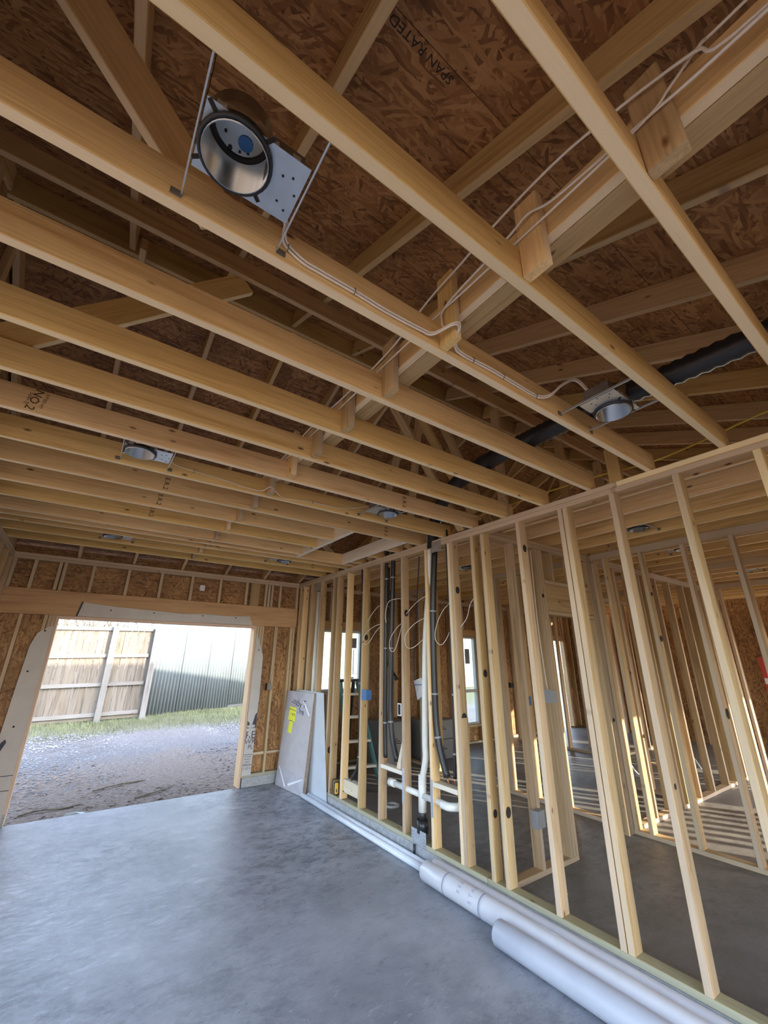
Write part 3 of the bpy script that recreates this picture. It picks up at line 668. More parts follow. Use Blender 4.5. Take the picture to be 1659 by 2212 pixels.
# ------------------------------------------------------------------ roof
ro = struct('roof', 'rafters, purlin, ridge and strand board sheathing above the joists', 'roof')
S = 0.417; NRM_N = Vector((0, -S, 1)).normalized(); NRM_F = Vector((0, S, 1)).normalized()
def zn(y): return 3.267 + S * y
def zfar(y): return 5.594 - S * y
x = -0.885
RX = [-0.915, -0.24, 0.375, 0.99, 1.605, 2.215, 2.825]
while RX[-1] < XR: RX.append(RX[-1] + 0.6096)
for x in RX:
    o = NRM_N * 0.07
    beam('rafter', Vector((x - 0.02, -1.35, zn(-1.35))) + o, Vector((x - 0.02, 2.767, zn(2.767))) + o, 0.14, 0.038, 'rafter_wood', ro, NRM_N)
    o = NRM_F * 0.07
    beam('rafter', Vector((x + 0.019, 2.815, zfar(2.815))) + o, Vector((x + 0.019, 6.95, zfar(6.95))) + o, 0.14, 0.038, 'rafter_wood', ro, NRM_F)
for a, b in ((-0.95, 2.6), (2.603, 6.4), (6.403, XR)):
    abox('ridge_board', a, b, 2.772, 2.810, 4.40, 4.63, 'rafter_wood', ro)
for a, b in ((-0.84, 0.62), (0.622, 2.3), (2.302, 5.9), (5.902, XR)):
    abox('purlin', a, b, 2.145, 2.183, 4.028, 4.158, 'rafter_wood', ro)
for x0 in [-1.25 + 2.443 * k for k in range(6)]:
    for j in range(4):
        for side in (0, 1):
            if side == 0:
                y0 = 2.845 - 1.1255 * (j + 1); y1 = 2.845 - 1.1255 * j - 0.003; f, n = zn, NRM_N
            else:
                y0 = 2.735 + 1.1255 * j; y1 = 2.735 + 1.1255 * (j + 1) - 0.003; f, n = zfar, NRM_F
            off = (j % 2) * 1.22; o = n * 0.1462; yc = (y0 + y1) / 2
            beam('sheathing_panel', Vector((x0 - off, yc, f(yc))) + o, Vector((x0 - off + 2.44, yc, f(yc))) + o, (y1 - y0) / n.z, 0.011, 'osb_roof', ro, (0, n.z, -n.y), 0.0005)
for f, n, ya_, yb_ in ((zn, NRM_N, -1.55, 2.86), (zfar, NRM_F, 2.72, 7.15)):
    yc = (ya_ + yb_) / 2; o = n * 0.157
    beam('roofing_felt', Vector((-1.3, yc, f(yc))) + o, Vector((XR + 0.5, yc, f(yc))) + o, (yb_ - ya_) / n.z, 0.006, 'black_rubber', ro, (0, n.z, -n.y), 0.0005)
def brace(a, b, w=0.14, t=0.038, up=(0, 0, 1), mat='rafter_wood', name='brace'): beam(name, a, b, w, t, mat, ro, up)
brace((0.10, 1.045, 2.98), (-0.60, 1.045, 3.78), mat='fir')                     # brace over joist, upper corner of the photo
brace((0.42, 2.205, 4.02), (-0.56, 2.205, 3.03), mat='fir')                     # brace below the purlin
brace((2.895, 2.20, PT), (2.895, 2.20, 4.02), 0.089, name='post', up=(0, 1, 0)); brace((3.98, 2.20, PT + 0.14), (3.98, 2.20, 4.02), 0.089, name='post', up=(0, 1, 0))
brace((4.80, 2.20, PT), (4.80, 2.20, 4.02), 0.089, name='post', up=(0, 1, 0)); brace((6.2, 2.20, PT + 0.14), (6.2, 2.20, 4.02), 0.089, name='post', up=(0, 1, 0))
for a, b in (((1.78, 2.70, 4.30), (2.88, 2.72, 2.90)), ((2.06, 2.66, 4.30), (2.95, 2.62, 3.06)), ((2.52, 2.70, 4.25), (3.3, 2.70, 3.03)),
             ((4.1, 2.70, 4.25), (3.05, 2.66, 3.03)), ((4.9, 2.72, 4.25), (3.9, 2.72, 3.03)), ((2.9, 3.6, 2.90), (2.5, 2.86, 4.30)), ((2.895, 4.4, 2.90), (2.4, 2.90, 4.26)),
             ((5.4, 2.7, 4.25), (6.3, 2.7, 3.03)), ((6.9, 2.7, 4.25), (7.8, 2.7, 3.03)), ((2.92, 1.22, PT), (2.92, 1.22, 3.16)), ((2.9, 5.0, 2.9), (2.2, 5.0, 3.4))):
    brace(a, b, 0.089, up=(0, 1, 0))
for x in RX[1:9]: abox('collar_stub', x + 0.04, x + 0.078, 2.50, 2.90, 4.20, 4.29, 'rafter_wood', ro) if x < 0 else None
# print on the roof sheathing
mo = frame_m((0.50, 0.625, zn(0.625) + 0.1395 * NRM_N.z + 0.0025), (1, 0, 0), (0, -1, -S)) 
text('sheathing_print', 'SPAN RATED', 0.048, 'ink', frame_m(Vector((0.55, 0.62, zn(0.62))) + NRM_N * 0.1398, (-1, 0, 0), (0, 1, S)), ro)

# ------------------------------------------------------------------ recessed light housings
def ring_plate(x0, x1, y0, y1, cx, cy, r, z0, z1):
    n = 32; vs = []; fs = []
    out = []
    for k in range(n):
        a = 2 * math.pi * k / n; c, s = math.cos(a), math.sin(a)
        t = min(((x1 - cx) / c if c > 1e-6 else (x0 - cx) / c if c < -1e-6 else 9), ((y1 - cy) / s if s > 1e-6 else (y0 - cy) / s if s < -1e-6 else 9))
        out.append((cx + c * t, cy + s * t))
    # snap nearest to the corners
    for X, Y in ((x0, y0), (x1, y0), (x1, y1), (x0, y1)):
        k = min(range(n), key=lambda i: (out[i][0] - X) ** 2 + (out[i][1] - Y) ** 2); out[k] = (X, Y)
    inn = [(cx + r * math.cos(2 * math.pi * k / n), cy + r * math.sin(2 * math.pi * k / n)) for k in range(n)]
    for z in (z0, z1): vs += [(p[0], p[1], z) for p in out] + [(p[0], p[1], z) for p in inn]
    for k in range(n):
        j = (k + 1) % n
        fs += [(k, n + k, n + j, j), (2 * n + k, 2 * n + j, 3 * n + j, 3 * n + k), (k, j, 2 * n + j, 2 * n + k), (n + k, 3 * n + k, 3 * n + j, n + j)]
    return vs, fs
def can_mesh(r, h, mat, th=0.002, n=32):
    vs = []; fs = []
    for rr, zs in ((r, (0, h)), (r - th, (h - th, 0))):
        for z in zs: vs += [(rr * math.cos(2 * math.pi * k / n), rr * math.sin(2 * math.pi * k / n), z) for k in range(n)]
    for lay in (0, 2):
        for k in range(n):
            j = (k + 1) % n; fs.append((lay * n + k, lay * n + j, (lay + 1) * n + j, (lay + 1) * n + k))
    fs.append(tuple(range(n, 2 * n))); fs.append(tuple(range(3 * n - 1, 2 * n - 1, -1)))
    for k in range(n): j = (k + 1) % n; fs.append((3 * n + k, 3 * n + j, j, k))
    me = mesh_from('can', vs, fs, mat)
    for p in me.polygons: p.use_smooth = len(p.vertices) == 4 and abs(p.normal.z) < 0.5
    return me
def annulus(r0, r1, z0, z1, mat, n=32):
    vs = []; fs = []
    for r, z in ((r0, z0), (r1, z0), (r1, z1), (r0, z1)): vs += [(r * math.cos(2 * math.pi * k / n), r * math.sin(2 * math.pi * k / n), z) for k in range(n)]
    for q in range(4):
        for k in range(n): j = (k + 1) % n; fs.append((q * n + k, q * n + j, ((q + 1) % 4) * n + j, ((q + 1) % 4) * n + k))
    return mesh_from('ring', vs, fs, mat, True)
def recessed_light(cx, cy, label, rot=0.0, span=0.37, blue=False):
    """plate centre at cx, cy; local +x away from the can towards the junction box"""
    t = empty('recessed_light', (cx, cy, 2.905)); t.rotation_euler = (0, 0, rot)
    tag(t, label, 'light fitting', 'unfinished recessed light housings')
    base = Matrix.Translation((cx, cy, 2.905)) @ Matrix.Rotation(rot, 4, 'Z')
    def P(name, me, mat, m=Matrix.Identity(4), par=t):
        return link(name, me, mat, par, base @ m)
    bpy.context.view_layer.update()
    vs, fs = ring_plate(-0.132, 0.132, -0.087, 0.087, -0.042, -0.005, 0.090, 0.0, 0.0015)
    pl = P('mounting_plate', mesh_from('plate', vs, fs, 'galvanized'), None)
    for sx, sy in ((-0.09, 0.0865), (-0.06, 0.0865), (0.05, 0.0865), (0.085, 0.0865), (-0.10, -0.0865), (0.03, -0.0865), (0.09, -0.0865)):
        me = beam_mesh(0.022, 0.016, 0.0015, 'galvanized', 0.0003)
        link('edge_tab', me, None, pl, base @ Matrix.Translation((sx, sy, 0.009)) @ Matrix.Rotation(math.pi / 2, 4, 'X'))
    for ang in (0.75, 2.5, 3.9, 5.35):
        me = beam_mesh(0.030, 0.012, 0.0006, 'charred', 0.0002)
        link('adjustment_slot', me, None, pl, base @ Matrix.Translation((-0.042 + 0.102 * math.cos(ang), -0.005 + 0.102 * math.sin(ang), -0.0005)) @ Matrix.Rotation(ang, 4, 'Z'))
    for sx, sy in ((0.075, -0.03), (0.10, -0.04), (0.085, 0.04), (0.11, 0.055), (0.12, 0.0)):
        link('knockout', disc_mesh(0.0035), 'charred', pl, base @ Matrix.Translation((sx, sy, -0.0012)))
    cn = P('housing_can', can_mesh(0.083, 0.125, 'chrome'), None, Matrix.Translation((-0.042, -0.005, -0.018)))
    P('trim_ring', annulus(0.0838, 0.0925, -0.010, 0.012, 'black_rubber'), None, Matrix.Translation((-0.042, -0.005, -0.004)))
    for sx, sy, rr_ in ((-0.075, 0.020, 0.004), (-0.030, 0.048, 0.0035), (-0.055, 0.052, 0.006), (-0.010, 0.038, 0.004)):
        link('cap_hole', disc_mesh(rr_), 'charred', cn, base @ Matrix.Translation((sx, sy if rot == 0 else -sy - 0.01, 0.1025)))
    link('cap_gap', annulus(0.066, 0.0805, 0.0, 0.002, 'charred'), None, cn, base @ Matrix.Translation((-0.042, -0.005, 0.1015)))
    if blue: pass
    sock = disc_mesh(0.020).copy(); sock.materials.clear(); sock.materials.append(MATS['blue_plastic'])
    link('socket_cap', sock, None, cn, base @ Matrix.Translation((-0.022, 0.020 if rot == 0 else -0.030, 0.1022)))
    P('junction_box', beam_mesh(0.085, 0.125, 0.07, 'dark_steel', 0.002), None, Matrix.Translation((0.078, 0.0, 0.040)))
    for sx in (-0.139, 0.142):
        br = P('hanger_bar', beam_mesh(span, 0.012, 0.005, 'galvanized', 0.001), None, Matrix.Translation((sx, 0.0, 0.004)) @ Matrix.Rotation(math.pi / 2, 4, 'Z') @ Matrix.Rotation(math.pi / 2, 4, 'X'))
        for sg in (1, -1):
            me = beam_mesh(0.030, 0.024, 0.002, 'dark_steel', 0.0005)
            link('bracket', me, None, br, base @ Matrix.Translation((sx + (0.013 if sx > 0 else -0.013), sg * (span / 2 - 0.0), -0.002)) @ Matrix.Rotation(math.pi / 2, 4, 'X'))
    return t
def mid(a, b): return (a + b - 0.038) / 2
recessed_light(0.117, mid(0.600, 1.005), 'large recessed light housing with blue socket cap, nearest the camera', 0, 0.362, True)
recessed_light(1.965, mid(0.600, 1.005), 'recessed light housing with arched white cables beside the black duct', math.pi, 0.362)
recessed_light(0.113, mid(2.585, 2.985), 'recessed light housing with white plate over the garage floor, left row', 0, 0.357)
recessed_light(1.965, mid(2.585, 2.985), 'recessed light housing next to the ceiling hatch opening', math.pi, 0.357)
recessed_light(0.105, mid(4.952, 5.320), 'recessed light housing above the garage door header, fence side', 0, 0.325)
recessed_light(1.960, mid(4.952, 5.320), 'recessed light housing above the corner with the leaning box', math.pi, 0.325)
def hx(x):
    k = round((x - 3.188) / 0.4064 - 0.5); return 3.188 + 0.4064 * k + 0.019 + 0.2032
recessed_light(hx(4.2), 3.96, 'recessed light housing over the room with the narrow window', math.pi / 2, 0.364)
recessed_light(hx(4.27), 1.70, 'recessed light housing over the hall, first past the stud wall', math.pi / 2, 0.364)
recessed_light(hx(5.47), 1.755, 'recessed light housing over the room past the second partition', math.pi / 2, 0.364)
recessed_light(hx(7.6), 1.67, 'recessed light housing farthest into the house', math.pi / 2, 0.364)

# ------------------------------------------------------------------ ducts, pipes, cables
def ribbed(i): return 0.060 + (0.0042 if i % 2 else -0.0042)
dp = smooth_pts([(2.30, -0.9, 3.085), (2.25, 0.2, 3.085), (2.20, 0.9, 3.085), (2.20, 1.5, 3.085), (2.27, 2.0, 3.09), (2.46, 2.45, 3.12), (2.72, 2.85, 3.14), (2.86, 3.08, 3.08), (2.895, 3.16, 2.95), (2.897, 3.17, 2.80)], 26)
o0 = dp[0].copy(); vs, fs = tube_data([p - o0 for p in dp], 0.058, 14, True, ribbed)
du = link('corrugated_duct', mesh_from('duct', vs, fs, 'black_rubber', True), None, None, Matrix.Translation(o0))
tag(du, 'thick black corrugated duct lying across the ceiling joists', 'duct')
XP = 2.897
def pipe(name, pts, r, mat, label, cat, group=None, segs=12):
    o = tube(name, pts, r, mat, None, segs); tag(o, label, cat, group); return o
G = 'black insulated refrigerant tubes in the stud wall'
def insulated(pts, r, label):
    t = tag(empty('insulated_pipe', pts[-1]), label, 'pipe', G)
    bpy.context.view_layer.update()
    o = tube('foam_sleeve', pts, r, 'black_plastic', t, 12)
    P = smooth_pts(pts, 6)
    for k in (len(P) // 4, len(P) // 2, 3 * len(P) // 4):
        d = (P[k + 1] - P[k - 1]).normalized()
        tube('tape_band', [P[k] - d * 0.008, P[k] + d * 0.008], r + 0.0015, 'grey_plastic', t, 12, 0)
    e = P[-1]; d = (P[-1] - P[-2]).normalized()
    tube('copper_stub', [e - d * 0.01, e + d * 0.05], 0.006, 'copper', t, 8, 0)
insulated([(XP, 4.012, 2.96), (XP, 4.02, 2.6), (XP, 4.03, 1.8), (XP, 4.035, 1.03), (XP, 4.02, 0.70)], 0.022, 'black insulated tube, farther of the close pair in the stud wall')
insulated([(XP, 3.878, 2.96), (XP, 3.89, 2.6), (XP, 3.92, 1.8), (XP, 3.93, 1.05), (XP, 3.82, 0.70)], 0.028, 'thick black insulated tube, nearer of the close pair in the stud wall')
insulated([(XP + 0.01, 3.155, 2.78), (XP, 3.20, 2.15), (XP, 3.215, 1.37), (XP, 3.19, 1.0), (XP, 3.085, 0.70)], 0.032, 'thick black insulated tube hanging below the corrugated duct')
insulated([(XP, 2.955, 2.96), (XP, 2.955, 2.2), (XP + 0.005, 2.965, 1.38), (XP, 2.975, 0.9), (XP, 2.99, 0.71)], 0.016, 'thin black insulated tube beside the doubled stud')
insulated([(XP, 4.58, 2.96), (XP, 4.55, 2.5), (XP, 4.56, 1.4), (XP, 4.54, 0.62), (XP, 4.69, 0.37)], 0.020, 'black insulated tube curving out above the low white block')
insulated([(XP + 0.38, 4.50, PT), (XP + 0.4, 4.55, 2.35), (XP + 0.38, 4.60, 1.9), (XP + 0.38, 4.52, 1.65), (XP + 0.36, 4.3, 1.45)], 0.022, 'loose black insulated tube hanging inside the house')

# waste stack
dr = tag(empty('drain_stack', (XP, 3.44, SLAB)), 'white plastic waste stack with side arms and a black coupling', 'pipe')
bpy.context.view_layer.update()
tube('stack_pipe', [(XP, 3.215, 2.98), (XP, 3.245, 2.5), (XP, 3.335, 1.8), (XP, 3.372, 1.0), (XP, 3.372, 0.80), (XP, 3.425, 0.62)], 0.030, 'pvc', dr, 16)
tube('tee', [(XP, 3.425, 0.66), (XP, 3.432, 0.36)], 0.038, 'pvc', dr, 16, 0)
tube('side_arm', [(XP - 0.005, 3.40, 0.49), (XP - 0.005, 3.12, 0.49), (XP - 0.02, 3.06, 0.488)], 0.027, 'pvc', dr, 14, 0)
tube('elbow', [(XP - 0.02, 3.14, 0.49), (XP - 0.02, 3.06, 0.49), (XP + 0.02, 3.0, 0.495), (XP + 0.07, 2.985, 0.5)], 0.033, 'pvc', dr, 14)
tube('side_arm', [(XP, 3.45, 0.49), (XP - 0.01, 3.86, 0.50)], 0.027, 'pvc', dr, 14, 0)
tube('end_cap', [(XP - 0.01, 3.84, 0.50), (XP - 0.01, 3.93, 0.50)], 0.034, 'pvc', dr, 14, 0)
tube('rear_outlet', [(XP - 0.005, 3.74, 0.50), (XP + 0.10, 3.74, 0.51)], 0.027, 'pvc', dr, 14, 0)
tube('coupling', [(XP, 3.432, 0.38), (XP, 3.436, 0.28)], 0.034, 'black_plastic', dr, 16, 0)
tube('coupling', [(XP, 3.436, 0.30), (XP, 3.44, 0.20)], 0.052, 'black_plastic', dr, 16, 0)
tube('coupling', [(XP, 3.44, 0.21), (XP, 3.445, 0.106)], 0.036, 'black_plastic', dr, 16, 0)
cl = tube('curb_sleeve', [(XW - 0.012, 3.49, 0.11), (XW - 0.012, 3.495, 0.001)], 0.011, 'black_plastic', None, 10, 0)
tag(cl, 'short black sleeve against the concrete curb below the metal plate', 'pipe')
vp = tube('vent_pipe', [(XP, 5.83, 0.15), (XP, 5.83, 2.66)], 0.028, 'pvc', None, 14, 0)
tag(vp, 'upright white plastic pipe in the stud wall behind the leaning box', 'pipe')

# loose pipes and rolls on the garage floor
for x, l in ((2.733, 'long white plastic pipe on the floor, the one away from the curb'), (2.795, 'long white plastic pipe on the floor, hard against the curb')):
    y1 = 5.62 if x < 2.75 else 5.58
    ys_ = 3.175
    n = 16; r0, r1 = 0.0275, 0.024; vs = []; fs = []
    for r, y in ((r0, 0), (r0, y1 - ys_), (r1, y1 - ys_), (r1, 0)): vs += [(r * math.cos(2 * math.pi * k / n), y, r * math.sin(2 * math.pi * k / n)) for k in range(n)]
    for q in range(4):
        for k in range(n): j = (k + 1) % n; fs.append((q * n + k, q * n + j, ((q + 1) % 4) * n + j, ((q + 1) % 4) * n + k))
    o = link('plastic_pipe', mesh_from('pipe', vs, fs, 'conduit', True), None, None, Matrix.Translation((x, ys_, 0.0285)))
    tag(o, l, 'pipe', 'loose pipes along the curb')
def roll(x, z, r, y0, y1, mat, label, spiral=True):
    t = tag(empty('wrap_roll', (x, y1, z - r)), label, 'roll', 'rolls of wrap along the curb')
    bpy.context.view_layer.update()
    n = 28; vs = []; fs = []
    prof = [(r * 0.30, y1 - 0.004), (r * 0.96, y1), (r, y1 - 0.006), (r * 1.004, y1 - 0.3), (r * 0.994, (y0 + y1) / 2), (r, y0 + 0.006), (r * 0.96, y0), (r * 0.30, y0 + 0.004)]
    for rr, y in prof: vs += [(x + rr * math.cos(2 * math.pi * k / n) * (1 + 0.012 * math.sin(3 * k)), y, z + rr * math.sin(2 * math.pi * k / n)) for k in range(n)]
    for q in range(len(prof) - 1):
        for k in range(n): j = (k + 1) % n; fs.append((q * n + k, q * n + j, (q + 1) * n + j, (q + 1) * n + k))
    link('roll_body', mesh_from('roll', vs, fs, mat, True), None, t)
    link('core_tube', annulus(r * 0.22, r * 0.31, -0.012, 0.004, 'cardboard_edge', 20), None, t, Matrix.Translation((x, y1 - 0.008, z)) @ Matrix.Rotation(-math.pi / 2, 4, 'X'))
    return t
r1_ = roll(2.793, 0.0600, 0.0590, -0.9, 3.16, 'wrap_white', 'slim white roll of wrap lying hard against the curb')
r2_ = roll(2.662, 0.072, 0.071, -0.9, 3.13, 'wrap_white', 'thick white roll in clear film with two grey bands')
r3_ = roll(2.520, 0.070, 0.069, -0.9, 2.27, 'wrap_grey', 'grey-white roll of wrap farthest out on the garage floor')
for y in (2.86, 2.50):
    link('printed_band', annulus(0.0712, 0.0722, -0.011, 0.011, 'ink_grey', 28), None, r2_, Matrix.Translation((2.662, y, 0.072)) @ Matrix.Rotation(math.pi / 2, 4, 'X'))
def roll_text(body, size, y, ang, mat, par, x0=2.662, z0=0.072, r=0.0728):
    nrm = Vector((-math.cos(ang), 0, math.sin(ang))); up = Vector((math.sin(ang), 0, math.cos(ang)))
    mw = frame_m(Vector((x0, y, z0)) + nrm * r, (0, 0, 0) if False else up, (0, 1, 0)) 
    mw = Matrix(((up.x, 0, nrm.x, x0 + nrm.x * r), (up.y, 1, nrm.y, y), (up.z, 0, nrm.z, z0 + nrm.z * r), (0, 0, 0, 1)))
    return text('roll_lettering', body, size, mat, mw, par)
for k, c in enumerate('STAH'): roll_text(c, 0.045, 2.585, 0.15 + 0.52 * k, 'ink_grey', r2_)
for k in range(3): roll_text('E', 0.04, 2.70, 0.45 + 0.45 * k, 'ink_grey', r2_)

# cables
CW = 'cable_white'
def cable(pts, label, mat=CW, r=0.0045, twin=None, ties=(), group='white electrical cables', name='cable'):
    t = tag(empty(name, pts[0]), label, 'cable', group); bpy.context.view_layer.update()
    tube('sheath', pts, r, mat, t, 6)
    if twin: tube('sheath', [tuple(Vector(p) + Vector(twin)) for p in pts], r, mat, t, 6)
    for p in ties: tube('staple', [Vector(p) + Vector((0, 0.004, -0.016)), Vector(p) + Vector((0, -0.006, -0.006)), Vector(p) + Vector((0, -0.006, 0.006)), Vector(p) + Vector((0, 0.004, 0.016))], 0.0018, 'dark_steel', t, 5, 0)
c1 = [(0.225, 0.90, 2.96), (0.262, 0.93, 2.99), (0.275, 0.957, 2.94), (0.339, 0.96, 2.907), (0.406, 0.96, 2.904), (0.543, 0.96, 2.905), (0.674, 0.96, 2.900), (0.843, 0.957, 2.905), (0.90, 0.945, 2.905), (0.93, 0.86, 2.905), (0.965, 0.862, 2.91), (1.02, 0.94, 2.905), (1.088, 0.96, 2.906), (1.266, 0.96, 2.914), (1.429, 0.96, 2.912), (1.60, 0.96, 2.915), (1.67, 0.93, 2.93), (1.75, 0.90, 3.01), (1.83, 0.87, 3.06), (1.89, 0.85, 3.02), (1.90, 0.84, 2.975)]
cable(c1, 'pair of white cables stapled along the joist between the two nearest lights', twin=(0.006, -0.002, 0.012), ties=((0.29, 0.956, 2.93), (0.543, 0.956, 2.912), (1.15, 0.956, 2.915), (1.35, 0.956, 2.92), (1.60, 0.956, 2.92)))
cable([(0.94, -0.90, 3.05), (0.945, -0.1, 3.04), (0.94, 0.02, 3.10), (0.94, 0.19, 3.16), (0.935, 0.39, 3.195), (0.94, 0.66, 3.20), (0.94, 0.80, 3.18), (0.94, 1.0, 3.16), (0.945, 1.30, 3.10), (0.94, 1.7, 3.08), (0.945, 2.1, 3.10), (0.94, 2.5, 3.07), (0.945, 2.9, 3.06)], 'white cable pulled taut high along the strongback')
cable([(0.947, -0.90, 3.03), (0.947, -0.09, 3.03), (0.947, 0.157, 3.045), (0.947, 0.41, 3.07), (0.94, 0.50, 3.10), (0.94, 0.60, 3.08), (0.945, 0.9, 3.05), (0.943, 0.93, 2.98), (0.94, 0.91, 2.93)], 'white cable lying low on the strongback and dropping to the joist')
cable([(0.985, -0.9, 3.17), (0.985, -0.08, 3.17), (0.97, 0.0, 3.15), (0.945, 0.08, 3.07), (0.947, 0.16, 3.04), (0.95, 0.5, 3.04), (0.95, 1.2, 3.05), (0.95, 1.9, 3.04), (0.95, 2.7, 3.04)], 'pinkish white cable crossing over the others by the last tie block', r=0.004)
cable([(1.036, -0.9, 3.09), (1.03, 0.0, 3.185), (1.03, 0.8, 3.175), (1.03, 1.6, 3.18), (1.03, 2.6, 3.175)], 'dark cable laid on top of the strongback', mat='ink', r=0.004, group=None)
cable([(0.24, 2.86, 2.98), (0.28, 2.93, 2.95), (0.42, 2.941, 2.935), (0.60, 2.941, 2.925), (0.80, 2.941, 2.905), (0.91, 2.93, 2.90), (0.94, 2.845, 2.91), (0.97, 2.845, 2.91), (1.10, 2.94, 2.893), (1.35, 2.941, 2.91), (1.60, 2.941, 2.915), (1.74, 2.92, 2.94), (1.86, 2.88, 2.97)], 'thin cable along the fourth joist feeding the middle pair of lights', r=0.003, mat='cable_white', ties=((0.42, 2.938, 2.935), (1.35, 2.938, 2.91)))
cable([(2.974, 0.10, 3.05), (2.974, 0.361, 3.05), (3.05, 0.602, 3.055), (3.10, 0.826, 3.05), (3.12, 1.07, 3.045), (3.06, 1.417, 3.05), (3.03, 1.853, 3.05), (3.03, 2.136, 3.05), (3.05, 2.9, 3.06)], 'yellow cable strung over the joists above the stud wall', mat='cable_yellow', twin=(0.015, 0, 0.01), group=None, r=0.005)
LG = 'white cable loops hanging in the stud wall'
for pts, lab in (
    ([(2.9, 4.09, 2.30), (2.89, 4.20, 2.28), (2.88, 4.36, 2.16), (2.9, 4.447, 2.11)], 'short white cable arching between the blue-box stud and the black tubes'),
    ([(2.9, 4.06, 2.08), (2.87, 4.20, 2.06), (2.86, 4.40, 1.98), (2.86, 4.45, 1.87), (2.87, 4.36, 1.86), (2.88, 4.20, 2.0), (2.9, 4.08, 2.07)], 'teardrop loop of white cable above the blue box'),
    ([(2.9, 3.69, 2.33), (2.87, 3.80, 2.335), (2.86, 3.93, 2.31), (2.86, 3.99, 2.18), (2.88, 4.0, 2.08)], 'white cable arching over the black tube pair'),
    ([(2.9, 3.69, 2.08), (2.87, 3.80, 2.0), (2.86, 3.90, 1.88), (2.86, 3.88, 1.77), (2.87, 3.80, 1.80), (2.89, 3.71, 2.05)], 'teardrop loop of white cable beside the black tube pair'),
    ([(2.9, 3.65, 2.15), (2.88, 3.55, 2.20), (2.88, 3.42, 2.27), (2.9, 3.30, 2.32)], 'short white cable rising from the charred hole to the waste stack'),
    ([(2.9, 3.30, 2.10), (2.86, 3.45, 2.04), (2.85, 3.60, 1.93), (2.85, 3.59, 1.81), (2.86, 3.48, 1.80), (2.9, 3.33, 1.90)], 'open loop of white cable over the hanging plastic bag'),
    ([(2.9, 2.92, 2.22), (2.9, 3.05, 2.15), (2.89, 3.15, 2.0), (2.89, 3.17, 1.87), (2.89, 3.08, 1.82), (2.9, 2.98, 1.93), (2.9, 2.93, 2.1)], 'loop of white cable next to the thin black tube'),
    ([(2.9, 2.60, 2.24), (2.9, 2.68, 2.18), (2.9, 2.74, 2.05), (2.9, 2.83, 1.97)], 'single white cable drooping between the doubled studs')):
    tag(tube('cable_loop', pts, 0.0036, CW, None, 6), lab, 'cable', LG)

# ------------------------------------------------------------------ electrical boxes on the studs
def ebox(name, x, y, z, sx, sy, sz, mat, label, lip=None):
    t = tag(empty(name, (x, y, z - sz / 2)), label, 'electrical box'); bpy.context.view_layer.update()
    abox('box_shell', x - sx / 2, x + sx / 2, y - sy / 2, y + sy / 2, z - sz / 2, z + sz / 2, mat, t, 0.004)
    abox('box_rim', x - sx / 2 - 0.003, x - sx / 2 + 0.004, y - sy / 2 - 0.004, y + sy / 2 + 0.004, z - sz / 2 - 0.004, z + sz / 2 + 0.004, lip or mat, t, 0.002)
    abox('box_recess', x - sx / 2 - 0.0036, x - sx / 2 - 0.0030, y - sy / 2 + 0.006, y + sy / 2 - 0.006, z - sz / 2 + 0.006, z + sz / 2 - 0.006, 'charred' if lip else mat, t, 0.0002)
    abox('nail_tab', x - sx / 4, x + sx / 4, y + sy / 2, y + sy / 2 + 0.006, z - 0.012, z + 0.012, mat, t, 0.001)
ebox('outlet_box', 2.885, 4.447 - 0.058, 1.285, 0.075, 0.095, 0.105, 'blue_plastic', 'blue plastic outlet box nailed to a stud beside the window')
ebox('outlet_box', 2.885, 3.72, 1.19, 0.06, 0.055, 0.11, 'grey_plastic', 'slim grey outlet box between the black tubes and the stack', 'paper_white')
ebox('outlet_box', 3.615, 2.43, 1.375, 0.095, 0.07, 0.10, 'grey_plastic', 'grey switch box at chest height on the hall partition')
ebox('outlet_box', 3.262, 2.44, 0.497, 0.10, 0.055, 0.115, 'grey_plastic', 'grey outlet box low on the hall partition')
ebox('outlet_box', 2.455, 6.43, 1.28, 0.075, 0.07, 0.09, 'dark_steel', 'dark metal outlet box beside the garage door opening', 'charred')
ebox('outlet_box', 8.12, 6.443, 1.15, 0.13, 0.06, 0.10, 'black_plastic', 'black three-gang switch box on the far front wall')
ebox('outlet_box', 4.78, 3.555, 1.20, 0.06, 0.06, 0.10, 'blue_plastic', 'blue outlet box on the short sunlit partition')
tag(tube('switch_cable', [(3.60, 2.45, 1.43), (3.585, 2.455, 1.7), (3.58, 2.46, 2.1), (3.60, 2.46, 2.75)], 0.0045, CW, None, 6), 'white cable running down the hall partition to the grey switch box', 'cable')
tag(tube('door_cable', [(2.47, 6.455, 1.32), (2.485, 6.46, 1.45), (2.488, 6.46, 1.8), (2.485, 6.46, 2.15)], 0.004, CW, None, 6), 'white cable down the stud beside the garage door opening', 'cable')

# ------------------------------------------------------------------ leaning box, panel, tool
bl = Vector((2.660, 6.36, 0.003)); br_ = Vector((2.735, 5.628, 0.003)); top_m = Vector((2.776, 5.92, 1.225)); bot_m = (bl + br_) / 2
u = (br_ - bl); wdt = u.length; u.normalize(); v = (top_m - bot_m); v = (v - u * v.dot(u) * 0.55); hgt = v.length; v.normalize(); nn = u.cross(v); nn = nn if nn.x < 0 else -nn
bx = tag(empty('cardboard_box', bot_m), 'flat pale cardboard carton with yellow note leaning against the stud wall', 'carton'); bpy.context.view_layer.update()
def bp_(a, b, d=0.0): return bot_m + u * (a * wdt) + v * (b * hgt) + nn * d
hexa('carton_body', [bp_(-.5, 0, -.001), bp_(.5, 0, -.001), bp_(.5, 1, -.001), bp_(-.5, 1, -.001), bp_(-.5, 0, -.05), bp_(.5, 0, -.05), bp_(.5, 1, -.05), bp_(-.5, 1, -.05)], 'cardboard_edge', bx)
